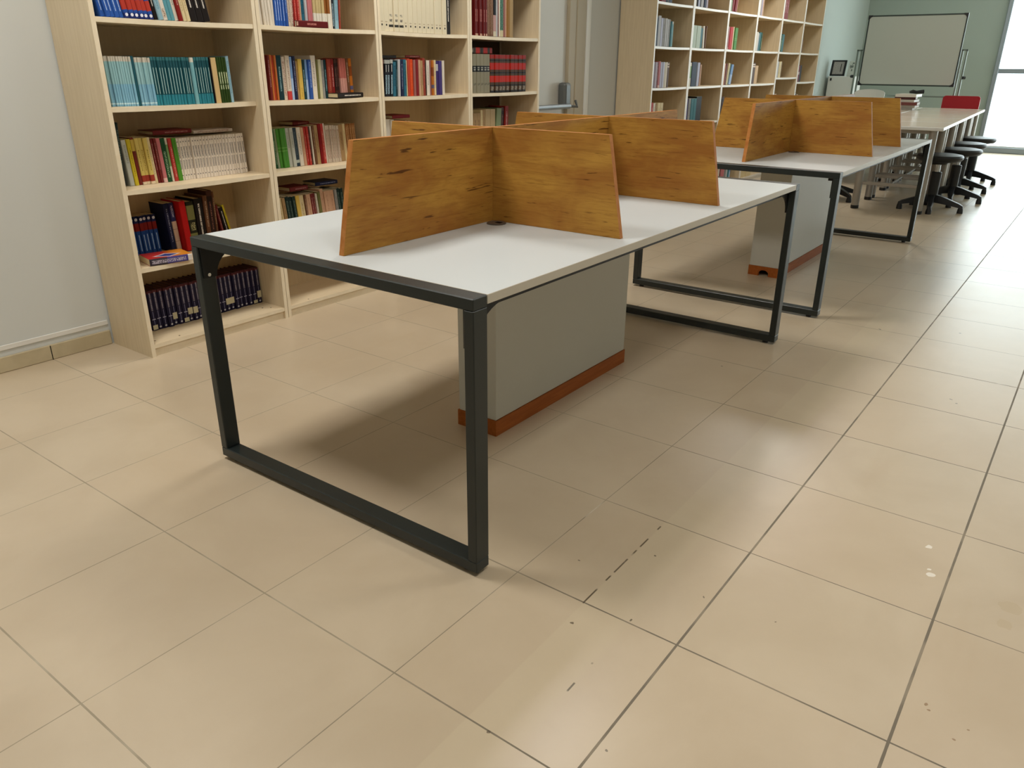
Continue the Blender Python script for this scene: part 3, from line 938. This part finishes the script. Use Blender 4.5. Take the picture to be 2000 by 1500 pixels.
S('nvd', 'navy, white-lettered', '1e1a34', bands=[(0.93, 1.0, '4a2024')], text=[(0.50, 0.95, '837c88', 0.14, 0.40), (0.10, 0.48, '6d6a86', 0.07, 0.3), (0.27, 0.29, 'a7a4b4', 0.34, 0.2)], dot=(0.012, 'c9c7cc', 0.005))
S('rv', 'red and navy', '5a1218', bands=[(0.55, 0.92, '8e1218')])
S('tdk', 'dark teal, white-lettered', '16343a', text=(0.2, 0.75, '7fa0a4', 0.12, 0.45))
S('wb', 'white, brown-marked', 'cdbfae', text=(0.1, 0.9, '8a5a48', 0.3, 0.53))
S('wr', 'white, red-footed', 'd0c4b2', bands=[(0.0, 0.20, 'b83a38')], text=(0.25, 0.9, '9a8070', 0.2))
S('lb2', 'light blue', '7397c4', bands=[(0.0, 0.5, '9cb5d6')])
S('b2', 'royal blue', '2b4f96', text=(0.3, 0.95, '8fa6cf', 0.15))
S('yl', 'mustard yellow', 'cfae52', text=(0.0, 0.3, 'a7863a', 0.2))
S('ol', 'olive', '6c6a3c')
S('cg', 'cream-green', 'bdb898')
S('gy', 'grey', '8d8a86', text=(0.3, 0.8, '5f5c58', 0.15))
S('rb', 'rust red', '8c3626', text=(0.2, 0.8, 'b86c58', 0.12))
S('pr', 'pink-red', 'b4655a', bands=[(0.0, 0.5, 'c99284')])
S('bo', 'orange-brown', 'b0641e', bands=[(0.55, 0.8, '7c3c14'), (0.2, 0.3, '54506a')])
S('gp', 'plain green', '4a8a34', bands=[(0.5, 0.52, '6fa552'), (0.42, 0.44, '6fa552')])
S('dbg', 'dark blue-grey', '2e3c46', bands=[(0.09, 0.17, 'a9b2a8')], text=(0.3, 0.9, '55646c', 0.15))
S('tn', 'tan', 'a98a60', text=(0.3, 0.8, '7c6040', 0.2))
S('tnr', 'worn tan', '946238', text=(0.1, 0.95, 'c29a6a', 0.3, 0.5))
S('pt', 'pinkish tan', 'c49a7c', text=(0.3, 0.9, '8a6248', 0.1, 0.55))
S('dgb', 'green-black', '1a2c28', text=(0.1, 0.9, '7a8c80', 0.18, 0.55))
S('wt', 'white, tan-topped', 'dcd6c6', bands=[(0.34, 1.0, 'bda878')])
S('wbr', 'white, brown-topped', 'dcd6c6', bands=[(0.34, 1.0, '8a5424')])
S('wv', 'thick white', 'd9ceb2', text=[(0.085, 0.115, '3c3830', 0.14, 0.25), (0.14, 0.16, 'b5a58a', 0.24, 0.4)])
S('wvs', 'thick white, black-stamped', 'd9ceb2', text=[(0.07, 0.11, '26241f', 0.45, 0.30), (0.16, 0.20, '5f5a50', 0.25, 0.4), (0.24, 0.28, '8a8476', 0.25, 0.45)])
S('bw', 'black, white-patterned', '14161c', bands=[(0.88, 0.98, 'a3a39c'), (0.60, 0.66, '20222a')], text=[(0.66, 0.85, 'b8b8b4', 0.10, 0.2), (0.06, 0.58, '93aebb', 0.26, 0.44)])
S('tb', 'teal-blue', '2a6478', text=(0.3, 0.9, '14384a', 0.3, 0.5))
S('gwt', 'silver-white', 'b4b4b6')
S('pu', 'purple', '3e2c66', bands=[(0.72, 0.92, 'b9b4b4')] )
S('pup', 'plain purple', '40306e')
S('orr', 'bright orange-red', 'cf4418', text=(0.2, 0.9, 'e0703c', 0.1))
S('drp', 'plain dark red', '7c1418')
S('pb', 'pink-brown', '94605a')
S('drs', 'dark red, pale-lettered', '5e1414', text=[(0.33, 0.62, 'b06e64', 0.14, 0.4), (0.0, 0.05, 'c9a58c', 0.3, 0.4)])
S('bnm', 'brown mottled', '6c4a34', text=(0.05, 0.9, '8c6a50', 0.45, 0.5))
S('bpk', 'black and pink', '15161c', bands=[(0.0, 0.12, 'c9bfa8'), (0.12, 0.5, 'b48f8a')])
S('gb', 'green marbled', '2a5444', text=(0.15, 0.95, '5d8c78', 0.45, 0.5), bands=[(0.0, 0.16, 'c6bc98')])
S('oc', 'ochre', '8e6420')
S('wd', 'thick wood-coloured', 'a88c5e')
S('gre', 'grey-gilt, black-banded', '86806a', bands=[(0.545, 0.70, '14161a')], text=[(0.58, 0.62, '9a988c', 0.3, 0.4), (0.64, 0.67, '9a988c', 0.3, 0.4), (0.20, 0.26, '4a4638', 0.3, 0.5)])
S('rbk', 'red and black banded', '46301c', bands=[(0.89, 0.99, '8c1a10'), (0.83, 0.86, '100a06'), (0.60, 0.78, 'a81a0c'), (0.50, 0.535, '0e0806'), (0.27, 0.44, 'b4200e'), (0.165, 0.20, '140c08'), (0.0, 0.05, '140c08')], text=(0.05, 0.16, '8c8070', 0.3, 0.45))
S('crt', 'cream, teal-marked', 'b49c74', bands=[(0.02, 0.24, '3f8c88')])
S('gl', 'grey-green', '7d8a66', bands=[(0.0, 0.4, '8f9a80')])
S('blot', 'lilac-grey', 'a89fae')
S('lil', 'lilac-white', 'b9bcd2')
S('nvp', 'plain navy', '1f2740')
S('pgr', 'pale green', 'b9c8b8')
S('tlp', 'plain teal', '2f6b72')
S('bei', 'thick beige', 'd2ae82')
S('bwt', 'brown, white-topped', '5a4034', bands=[(0.80, 0.86, 'd8c4b4'), (0.90, 0.96, 'd8c4b4')])
S('cwb', 'cream and white', 'c9bda6')
S('rdl', 'red, white-edged', 'a81c22')
S('mw', 'maroon and white', '742836', bands=[(0.45, 0.62, 'b89a98')])
S('rcv', 'red, orange and blue', 'c03a28')

ORD = ('first second third fourth fifth sixth seventh eighth ninth tenth eleventh twelfth thirteenth fourteenth fifteenth sixteenth seventeenth eighteenth nineteenth '
       'twentieth').split()
TENS = {2: 'twenty', 3: 'thirty', 4: 'forty', 5: 'fifty'}
def ordinal(n):
    if n <= 20: return ORD[n-1]
    if n % 10 == 0: return {3: 'thirtieth', 4: 'fortieth', 5: 'fiftieth'}[n//10]
    return TENS[n//10] + '-' + ORD[n % 10 - 1]

def make_book(name, code, t, d, h, hard=False):
    """spine faces -Y, base at z=0, spine centred on x=0"""
    b_ = min(0.0024 if hard else 0.0010, t*0.2)
    r = min(0.0038, t*0.30)
    q = MB()
    hx = t/2
    pts = [(-hx, d), (-hx, r), (-hx+r*0.35, r*0.3), (-hx+r, 0), (hx-r, 0), (hx-r*0.35, r*0.3), (hx, r), (hx, d), (hx-b_, d), (hx-b_, r+0.001), (-hx+b_, r+0.001), (-hx+b_, d)]
    q.prism(pts, 'z', 0, h, 'cover_'+code)
    o = q.done(name)
    q = MB()
    e = 0.003 if hard else 0.0006
    q.box(-hx+b_+0.0002, hx-b_-0.0002, r+0.0012, d-e-0.001, e, h-e, 'paper_dark' if code in ('nvd', 'rv', 'gre', 'rbk') else 'paper')
    q.done('page_block', o)
    return o
MAT['paper_dark'] = plain('dark_brown_page_edges', '5a3a2c', 0.8, 0.2, var=0.2, scale=60)  # darker brown page blocks for the encyclopedia sets
MAT['sticker'] = plain('cream_paper_label', 'd2c9a6', 0.6, var=0.12, scale=300)
def sticker(o, t, z0, z1):
    q = MB(); q.box(-t*0.46, t*0.46, -0.0008, 0.0003, z0, z1, 'sticker'); q.done('spine_label', o)

def shelf_row(x, z, y, d, items, where, name='book', cat='book', group=None, lean=0.0, jitter=0.004, hard=False, stickers={}, gap=0.0006, sag=None):
    """items: (code, count, thickness, height[, lean]) packed from x to the right"""
    n = 0
    pa, ph, pt_ = 0.0, 9.0, None
    rnd = random.Random(int(x*1000)+int(z*100))
    for it in items:
        code, cnt, t, h = it[:4]
        ln = it[4] if len(it) > 4 else lean
        if code is None:
            x += t
            continue
        for _ in range(cnt):
            n += 1
            tt = t*(1+rnd.uniform(-0.04, 0.04))
            hh = h+rnd.uniform(-jitter, jitter)*0.6
            o = make_book(name, code, tt, d+rnd.uniform(-0.004, 0.004), hh, hard)
            a = R(ln)
            pitch = tt/math.cos(a)
            if a < pa and pt_ is not None:
                x += min(hh, ph)*(math.tan(pa)-math.tan(a))
            if pt_ is not None:
                x += abs(math.tan(a)*math.sin(a))*abs(tt-pt_)/2
            pa, ph, pt_ = a, hh, tt
            zl = z+0.0006
            if sag:
                s_ = min(1, max(0, (x-sag[0])/(sag[1]-sag[0])))
                zl -= sag[2]*math.sin(math.pi*s_)
            o.location = (x+pitch/2, y+rnd.uniform(-0.005, 0.004), zl+abs(math.sin(a))*tt/2)
            o.rotation_euler = (0, a, rnd.uniform(-0.0012, 0.0012))
            x += pitch+gap
            word = {'book': 'book', 'booklet': 'booklet', 'encyclopedia_volume': 'encyclopedia volume', 'journal_volume': 'volume'}[name]
            tag(o, '%s %s, %s from the left, %s' % (C[code], word, ordinal(n), where), cat, group or ('books on the '+where))
            if n in stickers:
                for (a0, a1) in stickers[n]:
                    sticker(o, tt, a0, a1)
    return x

def lying(name, code, x, y, z, L, D, h, rz, label, hard=True, cat='book', tilt=0.0):
    """book lying flat, spine towards the room"""
    o = make_book(name, code, h, D, L, hard)
    # local z (height) -> along x, local x (thickness) -> up
    o.matrix_world = Matrix.Translation((x, y, z+h/2+0.0006)) @ Matrix.Rotation(rz, 4, 'Z') @ Matrix.Rotation(R(90)+tilt, 4, 'Y')
    return tag(o, label, cat)

B1, B2_, B3, B4 = 'bare-wall bookcase', 'second bookcase', 'white-volume bookcase', 'doorside bookcase'
def sg(k): return (NEAR[k][0]+.019, NEAR[k][1]-.019, 0.003)
# -- bookcase against the bare wall
shelf_row(0.428, 1.393, 2.186, 0.135, [('bl', 5, .0185, .185), ('brd', 6, .0200, .19), (None, 0, .002, 0), ('bk', 1, .017, .20), ('pbl', 1, .020, .20), ('wrd', 1, .019, .20), ('tl', 2, .016, .20), ('w', 1, .018, .20), ('dr', 1, .017, .2), ('cr', 2, .017, .195), ('bk', 3, .031, .21)],
          'top shelf in view of '+B1, lean=-9.5, sag=sg(0), gap=0.0003)
shelf_row(0.432, 1.063, 2.235, 0.130, [('lbl', 11, .0094, .19), ('dt', 1, .0125, .192), ('lbl', 6, .0108, .188), ('dts', 13, .0127, .191), ('pl', 1, .016, .190), ('dts', 6, .0118, .192), ('bkp', 1, .004, .19), ('crp', 1, .028, .19), ('dg', 4, .0125, .192), ('pbl', 1, .0155, .196)],
          'second shelf down of '+B1, name='booklet', cat='booklet', lean=-1.5, sag=sg(0), jitter=.001, gap=.0012)
shelf_row(0.449, 0.736, 2.295, 0.135, [('dgb', 1, .012, .262, 3), (None, 0, .002, 0), ('gw', 1, .021, .190), ('ye', 1, .018, .195), ('yrt', 1, .017, .196), ('ycr', 3, .0185, .195), ('cr', 1, .015, .194), ('mr', 2, .0125, .188), ('pk', 1, .018, .188), ('dgn', 1, .023, .187), ('wg', 1, .012, .187), ('rd', 1, .017, .188), ('gn', 1, .021, .188)],
          'third shelf down of '+B1, lean=-3, sag=sg(0))
shelf_row(0.7285, 0.736, 2.297, 0.130, [('ws', 24, .0142, .183)], 'third shelf down of '+B1, name='journal_volume', cat='book', lean=-2, jitter=.001, sag=sg(0),
          group='white grey-lettered volumes')
lying('book', 'mr', 0.645, 2.335, 0.932, 0.19, 0.12, 0.018, 0.02, 'maroon book lying on the green and white books, third shelf of the bare-wall bookcase')
lying('book', 'wb', 0.845, 2.34, 0.926, 0.205, 0.12, 0.014, -0.01, 'white booklet lying on the grey-lettered white volumes of the bare-wall bookcase', hard=False)
shelf_row(0.515, 0.404, 2.415, 0.076, [('brt', 6, .0205, .178)], 'dotted set, fourth shelf of '+B1, lean=-2, jitter=.0005)
shelf_row(0.668, 0.404, 2.372, 0.118, [('nv', 1, .026, .222, -3), ('nvw', 1, .024, .222, -3)], 'navy pair, fourth shelf of '+B1)
shelf_row(0.722, 0.404, 2.335, 0.152, [('rdp', 1, .030, .232, -2.5), ('gg', 1, .040, .226, -1.5), ('bk', 1, .042, .236, -1), ('br', 1, .022, .245, 0), ('brr', 1, .030, .262, 0), ('br', 1, .012, .255, 0)],
          'tall group, fourth shelf of '+B1, hard=True)
shelf_row(0.940, 0.404, 2.36, 0.12, [('mr', 1, .015, .186, -9), ('bk', 1, .021, .172, -11), ('ye', 1, .011, .185, -12)], 'leaning group, fourth shelf of '+B1)
o = make_book('book', 'rcv', 0.030, 0.135, 0.185)
o.matrix_world = Matrix.Translation((0.449, 2.188, 0.404+0.0155)) @ Matrix.Rotation(-0.20, 4, 'Z') @ Matrix.Rotation(R(90), 4, 'Y')
tag(o, 'red, orange and blue book lying flat at the front of the fourth shelf, bare-wall bookcase', 'book')
def front_cover():
    q = NT('cover_art_red_orange_blue', 0.35)
    x, y, z = q.sep(q.coord('Generated'))
    f = q.noise(q.coord('Object'), 7, 2, 0.5, 1.2)
    c = q.mix(q.step(z, 0.45, 0.8), lin('b62a22'), lin('d98a2a'))
    d1 = q.math('ADD', q.math('ABSOLUTE', q.math('SUBTRACT', z, 0.5)), q.math('MULTIPLY', q.math('ABSOLUTE', q.math('SUBTRACT', y, 0.35)), 1.1))
    c = q.mix(q.step(q.math('ADD', d1, q.math('MULTIPLY', f, 0.2)), 0.46, 0.36), c, lin('e6dcd8'))
    c = q.mix(q.step(q.math('ADD', d1, q.math('MULTIPLY', f, 0.2)), 0.38, 0.30), c, lin('3c4284'))
    spine = q.math('LESS_THAN', y, 0.03)
    sc = q.mix(q.step(z, 0.40, 0.42), lin('2a2230'), lin('3b357c'))
    sc = q.mix(q.step(z, 0.90, 0.905), sc, lin('d9d2c8'))
    v = q.n('ShaderNodeCombineXYZ')
    q.l(q.math('MULTIPLY', x, 4.0), v.inputs[0]); q.l(q.math('MULTIPLY', z, 60.0), v.inputs[2])
    m = q.math('MULTIPLY', q.math('GREATER_THAN', q.noise(v.outputs[0], 1.0, 1), 0.48), q.math('LESS_THAN', q.math('ABSOLUTE', q.math('SUBTRACT', x, 0.5)), 0.26))
    m = q.math('MULTIPLY', m, q.math('MULTIPLY', q.math('GREATER_THAN', z, 0.05), q.math('LESS_THAN', z, 0.85)))
    sc = q.mix(m, sc, lin('b7aebc'))
    return q.base(q.mix(spine, c, sc))
MAT['art'] = front_cover()
o.data.materials[0] = MAT['art']
stk = {1: [(.004, .026)], 5: [(.030, .062)], 7: [(.004, .024)], 8: [(.036, .068)], 9: [(.036, .068)], 16: [(.034, .066)], 17: [(.034, .066)], 22: [(.004, .02)], 23: [(.03, .066)]}
shelf_row(0.500, 0.058, 2.355, 0.131, [('nvd', 12, .0262, .192), ('rv', 1, .026, .192), ('nvd', 10, .0262, .190)], 'bottom shelf of '+B1, name='encyclopedia_volume', cat='book',
          lean=-1.2, jitter=.0005, hard=True, stickers=stk, gap=.0003)
# -- second bookcase
shelf_row(1.168, 1.393, 2.215, 0.135, [('wbr', 1, .017, .2, -3), ('wp', 4, .0165, .2, -3), ('wp', 1, .016, .2), ('bl', 4, .0145, .2), ('b2', 1, .014, .2), ('wb', 2, .014, .2), ('dr', 1, .013, .2), ('rd', 2, .014, .2), ('pt', 1, .013, .2), ('tb', 1, .020, .2), ('gwt', 1, .016, .2), ('pk', 2, .016, .2), ('wt', 4, .0175, .2), ('wbr', 2, .0175, .2), ('wp', 1, .016, .2), ('bw', 1, .012, .2), ('pbl', 2, .0125, .2, 2), ('rb', 1, .012, .2, 3)],
          'top shelf in view of '+B2_, sag=sg(1), gap=.0007)
lying('book', 'drs', 1.368, 2.182, 1.391, 0.195, 0.02, 0.029, 0.0, 'dark maroon book lying at the front of the top shelf in view, second bookcase')
shelf_row(1.242, 1.063, 2.272, 0.135, [('mr', 1, .014, .203), ('or', 1, .013, .203), ('ro', 1, .012, .203), ('or', 1, .012, .203), ('tdk', 1, .030, .203), ('wb', 1, .021, .2), ('wr', 1, .026, .202), ('lb2', 1, .017, .2), ('nv', 1, .020, .2), ('tn', 1, .013, .18), ('yl', 1, .024, .188), ('tdk', 1, .020, .187), ('lb2', 1, .016, .187), ('b2', 1, .022, .188), ('w', 1, .032, .205), ('ol', 1, .012, .185), ('cg', 1, .020, .188), ('gy', 1, .017, .188), ('tdk', 1, .018, .188), ('rb', 1, .026, .193), ('dr', 1, .021, .192), ('brr', 2, .015, .192), ('pr', 4, .0118, .194, -2), ('br', 1, .018, .193, -2), ('bo', 1, .023, .195, -2)],
          'second shelf down of '+B2_, sag=sg(1))
lying('book', 'bk', 1.615, 2.205, 1.0632, 0.195, 0.13, 0.024, 0.10, 'dark book lying at the front of the second shelf down, second bookcase')
shelf_row(1.255, 0.736, 2.300, 0.135, [('dgn', 1, .013, .192), ('gl', 1, .014, .192), ('gp', 3, .0185, .192), ('gw', 2, .021, .191), ('dbg', 1, .026, .191), ('w', 1, .026, .191), ('pt', 1, .019, .191), ('rd', 2, .013, .192), ('brr', 1, .013, .193), ('wp', 1, .010, .193), ('br', 1, .014, .193), ('tn', 1, .024, .197), ('drp', 1, .017, .205), ('rd', 1, .019, .205), ('wp', 1, .012, .205), ('wb', 6, .0145, .19), ('tn', 1, .030, .193), ('cr', 1, .020, .193), ('tnr', 5, .0145, .19)],
          'third shelf down of '+B2_, lean=-3, sag=sg(1))
lying('book', 'mr', 1.44, 2.37, 0.931, 0.11, 0.11, 0.016, 0.05, 'dark red book lying on top of the third-shelf books, second bookcase', hard=False)
shelf_row(1.215, 0.404, 2.255, 0.135, [('cr', 1, .030, .192), ('tn', 1, .018, .192), ('dgb', 3, .021, .192), ('yl', 1, .024, .192), ('cr', 1, .030, .190), ('br', 1, .011, .19), ('pt', 1, .030, .192), ('mr', 2, .017, .19), ('w', 1, .011, .19), ('ol', 1, .018, .192), ('pt', 1, .024, .205), ('pt', 2, .036, .192), ('gy', 1, .018, .193), ('dgb', 2, .024, .195)],
          'fourth shelf down of '+B2_, lean=-5)
lying('book', 'mr', 1.315, 2.29, 0.612, 0.12, 0.11, 0.022, 0.02, 'maroon book lying on the fourth-shelf books of the second bookcase')
lying('book', 'nv', 1.485, 2.29, 0.622, 0.15, 0.11, 0.020, -0.03, 'navy book lying on the fourth-shelf books of the second bookcase')
# -- bookcase with the white volumes
shelf_row(1.922, 1.393, 2.190, 0.17, [('wv', 2, .0362, .30), ('wvs', 3, .0362, .30), ('wv', 10, .0362, .30), ('bk', 1, .036, .27)], 'top shelf in view of '+B3, name='journal_volume', cat='book', jitter=.0005, sag=sg(2), gap=.0003)
shelf_row(1.938, 1.063, 2.205, 0.14, [('rb', 1, .010, .19, 2), ('bw', 3, .0225, .192, 3), ('tb', 1, .022, .18, 3), ('tdk', 1, .012, .185, 3), ('gwt', 1, .017, .19, 2), ('nv', 1, .024, .19, 1), ('tb', 1, .024, .19, 1), ('cr', 1, .010, .19), ('ro', 1, .018, .2), ('orr', 1, .026, .195), ('pb', 1, .017, .19), ('drp', 1, .024, .195), ('pt', 1, .018, .19), ('tn', 1, .017, .19), ('rb', 1, .022, .2), ('brr', 1, .010, .195), ('w', 1, .029, .19), ('pb', 1, .016, .19), ('bo', 1, .020, .19), ('cr', 1, .022, .19), ('pu', 1, .020, .185), ('pup', 1, .028, .187), ('wp', 1, .020, .188)],
          'second shelf down of '+B3, sag=sg(2))
lying('book', 'bkp', 1.94, 2.22, 1.257, 0.13, 0.12, 0.016, 0.0, 'black book lying on the black patterned books of the white-volume bookcase')
lying('book', 'mr', 2.165, 2.24, 1.262, 0.12, 0.12, 0.013, 0.0, 'dark book lying above the orange-red book of the white-volume bookcase', hard=False)
shelf_row(1.985, 0.736, 2.25, 0.14, [('wp', 1, .044, .20), ('w', 1, .030, .20), ('cr', 1, .030, .19), ('tn', 3, .028, .19)], 'third shelf down of '+B3)
lying('book', 'drp', 2.055, 2.255, 0.939, 0.14, 0.13, 0.018, 0.0, 'dark red book lying across the third-shelf books of the white-volume bookcase')
# -- bookcase by the door
shelf_row(2.745, 1.393, 2.205, 0.15, [('drs', 6, .0205, .235), ('bnm', 2, .032, .23), ('bpk', 1, .026, .24), ('gwt', 1, .020, .25), ('mr', 1, .013, .24), ('wp', 1, .012, .24), ('gb', 1, .032, .24), ('pb', 1, .020, .225), ('pt', 1, .016, .22), ('oc', 1, .030, .225), ('wd', 1, .038, .23)],
          'top shelf in view of '+B4, hard=True, gap=.0003)
shelf_row(2.716, 1.063, 2.20, 0.17, [('gre', 5, .0345, .226), ('rbk', 9, .0425, .226)], 'second shelf down of '+B4, name='encyclopedia_volume', cat='book', hard=True, jitter=.0005, gap=.0006)
lying('encyclopedia_volume', 'rbk', 2.706, 2.215, 1.2915, 0.226, 0.15, 0.036, 0.0, 'red and black volume lying on the grey-gilt volumes of the doorside bookcase')
shelf_row(2.776, 0.736, 2.25, 0.14, [('tn', 2, .040, .205), ('cr', 1, .022, .222), ('tn', 1, .022, .222), ('crt', 2, .054, .222), ('gl', 1, .050, .226, 4), ('brr', 1, .034, .228, 4), ('dr', 1, .040, .235, 2)], 'third shelf down of '+B4)

# -- far run of bookcases
def far(k, z, y0, items, shelf, lean=0):
    shelf_row(FAR[k][0]+0.021+y0, z, 2.177, 0.14, items, '%s shelf of %s far bookcase' % (shelf, FARN[k]), lean=lean, gap=.0006)
far(0, 1.72, .06, [('drp', 2, .05, .24), ('nvp', 1, .03, .24), ('gwt', 1, .008, .24), ('nvp', 2, .04, .23)], 'top')
far(1, 1.72, .01, [('wp', 1, .03, .24), ('bkp', 1, .03, .24), ('lil', 1, .04, .24), ('bkp', 1, .02, .24), ('gwt', 2, .03, .24), ('nvp', 1, .05, .24), ('blot', 1, .04, .24)], 'top')
far(2, 1.72, .01, [('gl', 1, .05, .24), ('drp', 2, .05, .25, 6), ('pr', 1, .014, .25, 10)], 'top')
far(3, 1.72, .01, [('wp', 1, .05, .24), ('blot', 1, .04, .24), ('pt', 1, .04, .24)], 'top')
far(4, 1.72, .03, [('dr', 2, .065, .22)], 'top')
far(0, 1.38, .005, [('nvp', 1, .045, .22), ('gwt', 1, .05, .235), ('lil', 1, .038, .215), ('gy', 1, .035, .215), ('gwt', 2, .034, .215), ('gy', 1, .034, .21), ('tlp', 1, .032, .20), ('pl', 1, .026, .20)], 'second')
far(1, 1.38, .01, [('pgr', 2, .085, .185), ('tlp', 1, .05, .17), ('wp', 1, .04, .185, -5), ('bnm', 1, .02, .19)], 'second')
far(2, 1.38, .01, [('pb', 1, .03, .205), ('pk', 1, .03, .205), ('rdp', 1, .075, .205), ('cr', 1, .035, .205), ('gp', 1, .075, .20, 2)], 'second')
far(3, 1.38, .01, [('wp', 1, .055, .18, 3), ('gwt', 1, .04, .17, 3), ('tlp', 1, .045, .18, 3), ('dgn', 1, .03, .18, 3)], 'second')
far(4, 1.38, .01, [('dgn', 1, .055, .17, 3), ('tlp', 1, .065, .18, 4)], 'second')
far(5, 1.38, .01, [('bnm', 1, .05, .15)], 'second')
far(0, 1.05, .005, [('blot', 2, .036, .205), ('mr', 1, .030, .205), ('pk', 1, .034, .21), ('lil', 2, .034, .205), ('cwb', 1, .034, .205), ('wp', 1, .034, .205), ('bwt', 1, .032, .205)], 'third')
far(1, 1.05, .01, [('wg', 1, .04, .205), ('nvp', 1, .10, .21), ('bkp', 1, .03, .21), ('lil', 1, .055, .205), ('pt', 1, .03, .19)], 'third')
far(2, 1.05, .01, [('pt', 1, .05, .20), ('mr', 1, .03, .20, 4), ('cr', 1, .035, .205, 8), ('gl', 1, .03, .20, 10), ('lb2', 2, .035, .19, 12)], 'third')
far(3, 1.05, .02, [('bwt', 1, .085, .205, 1), ('bei', 1, .085, .18, 1)], 'third')
far(4, 1.107, .01, [('gwt', 1, .06, .17), ('cr', 2, .04, .17), ('br', 1, .02, .17)], 'third')
far(5, 1.05, .01, [('mw', 1, .07, .185), ('bkp', 1, .075, .19)], 'third')
far(0, 0.72, .02, [('rd', 1, .045, .21), ('w', 1, .04, .205), ('tn', 1, .03, .2), ('cr', 2, .05, .205)], 'fourth')
far(1, 0.72, .01, [('pup', 1, .04, .22), ('gy', 1, .05, .225), ('tlp', 2, .06, .22), ('bkp', 1, .12, .235)], 'fourth')
far(2, 0.72, .03, [('brr', 2, .03, .22)], 'fourth')
far(3, 0.72, .03, [('cr', 1, .04, .16), ('br', 1, .05, .17)], 'fourth')
far(4, 0.72, .03, [('gwt', 1, .03, .2), ('mr', 1, .03, .2), ('wp', 1, .02, .21)], 'fourth')
far(5, 0.72, .03, [('bk', 1, .04, .20), ('tn', 1, .05, .19)], 'fourth')
far(2, 0.058, .08, [('pt', 1, .05, .21), ('wp', 1, .03, .21), ('mr', 1, .04, .21), ('pk', 2, .05, .21), ('gy', 1, .05, .21), ('gwt', 1, .04, .21), ('tlp', 1, .05, .21), ('lb2', 1, .03, .21)], 'bottom', 3)
far(3, 0.058, .01, [('cr', 8, .042, .20)], 'bottom')
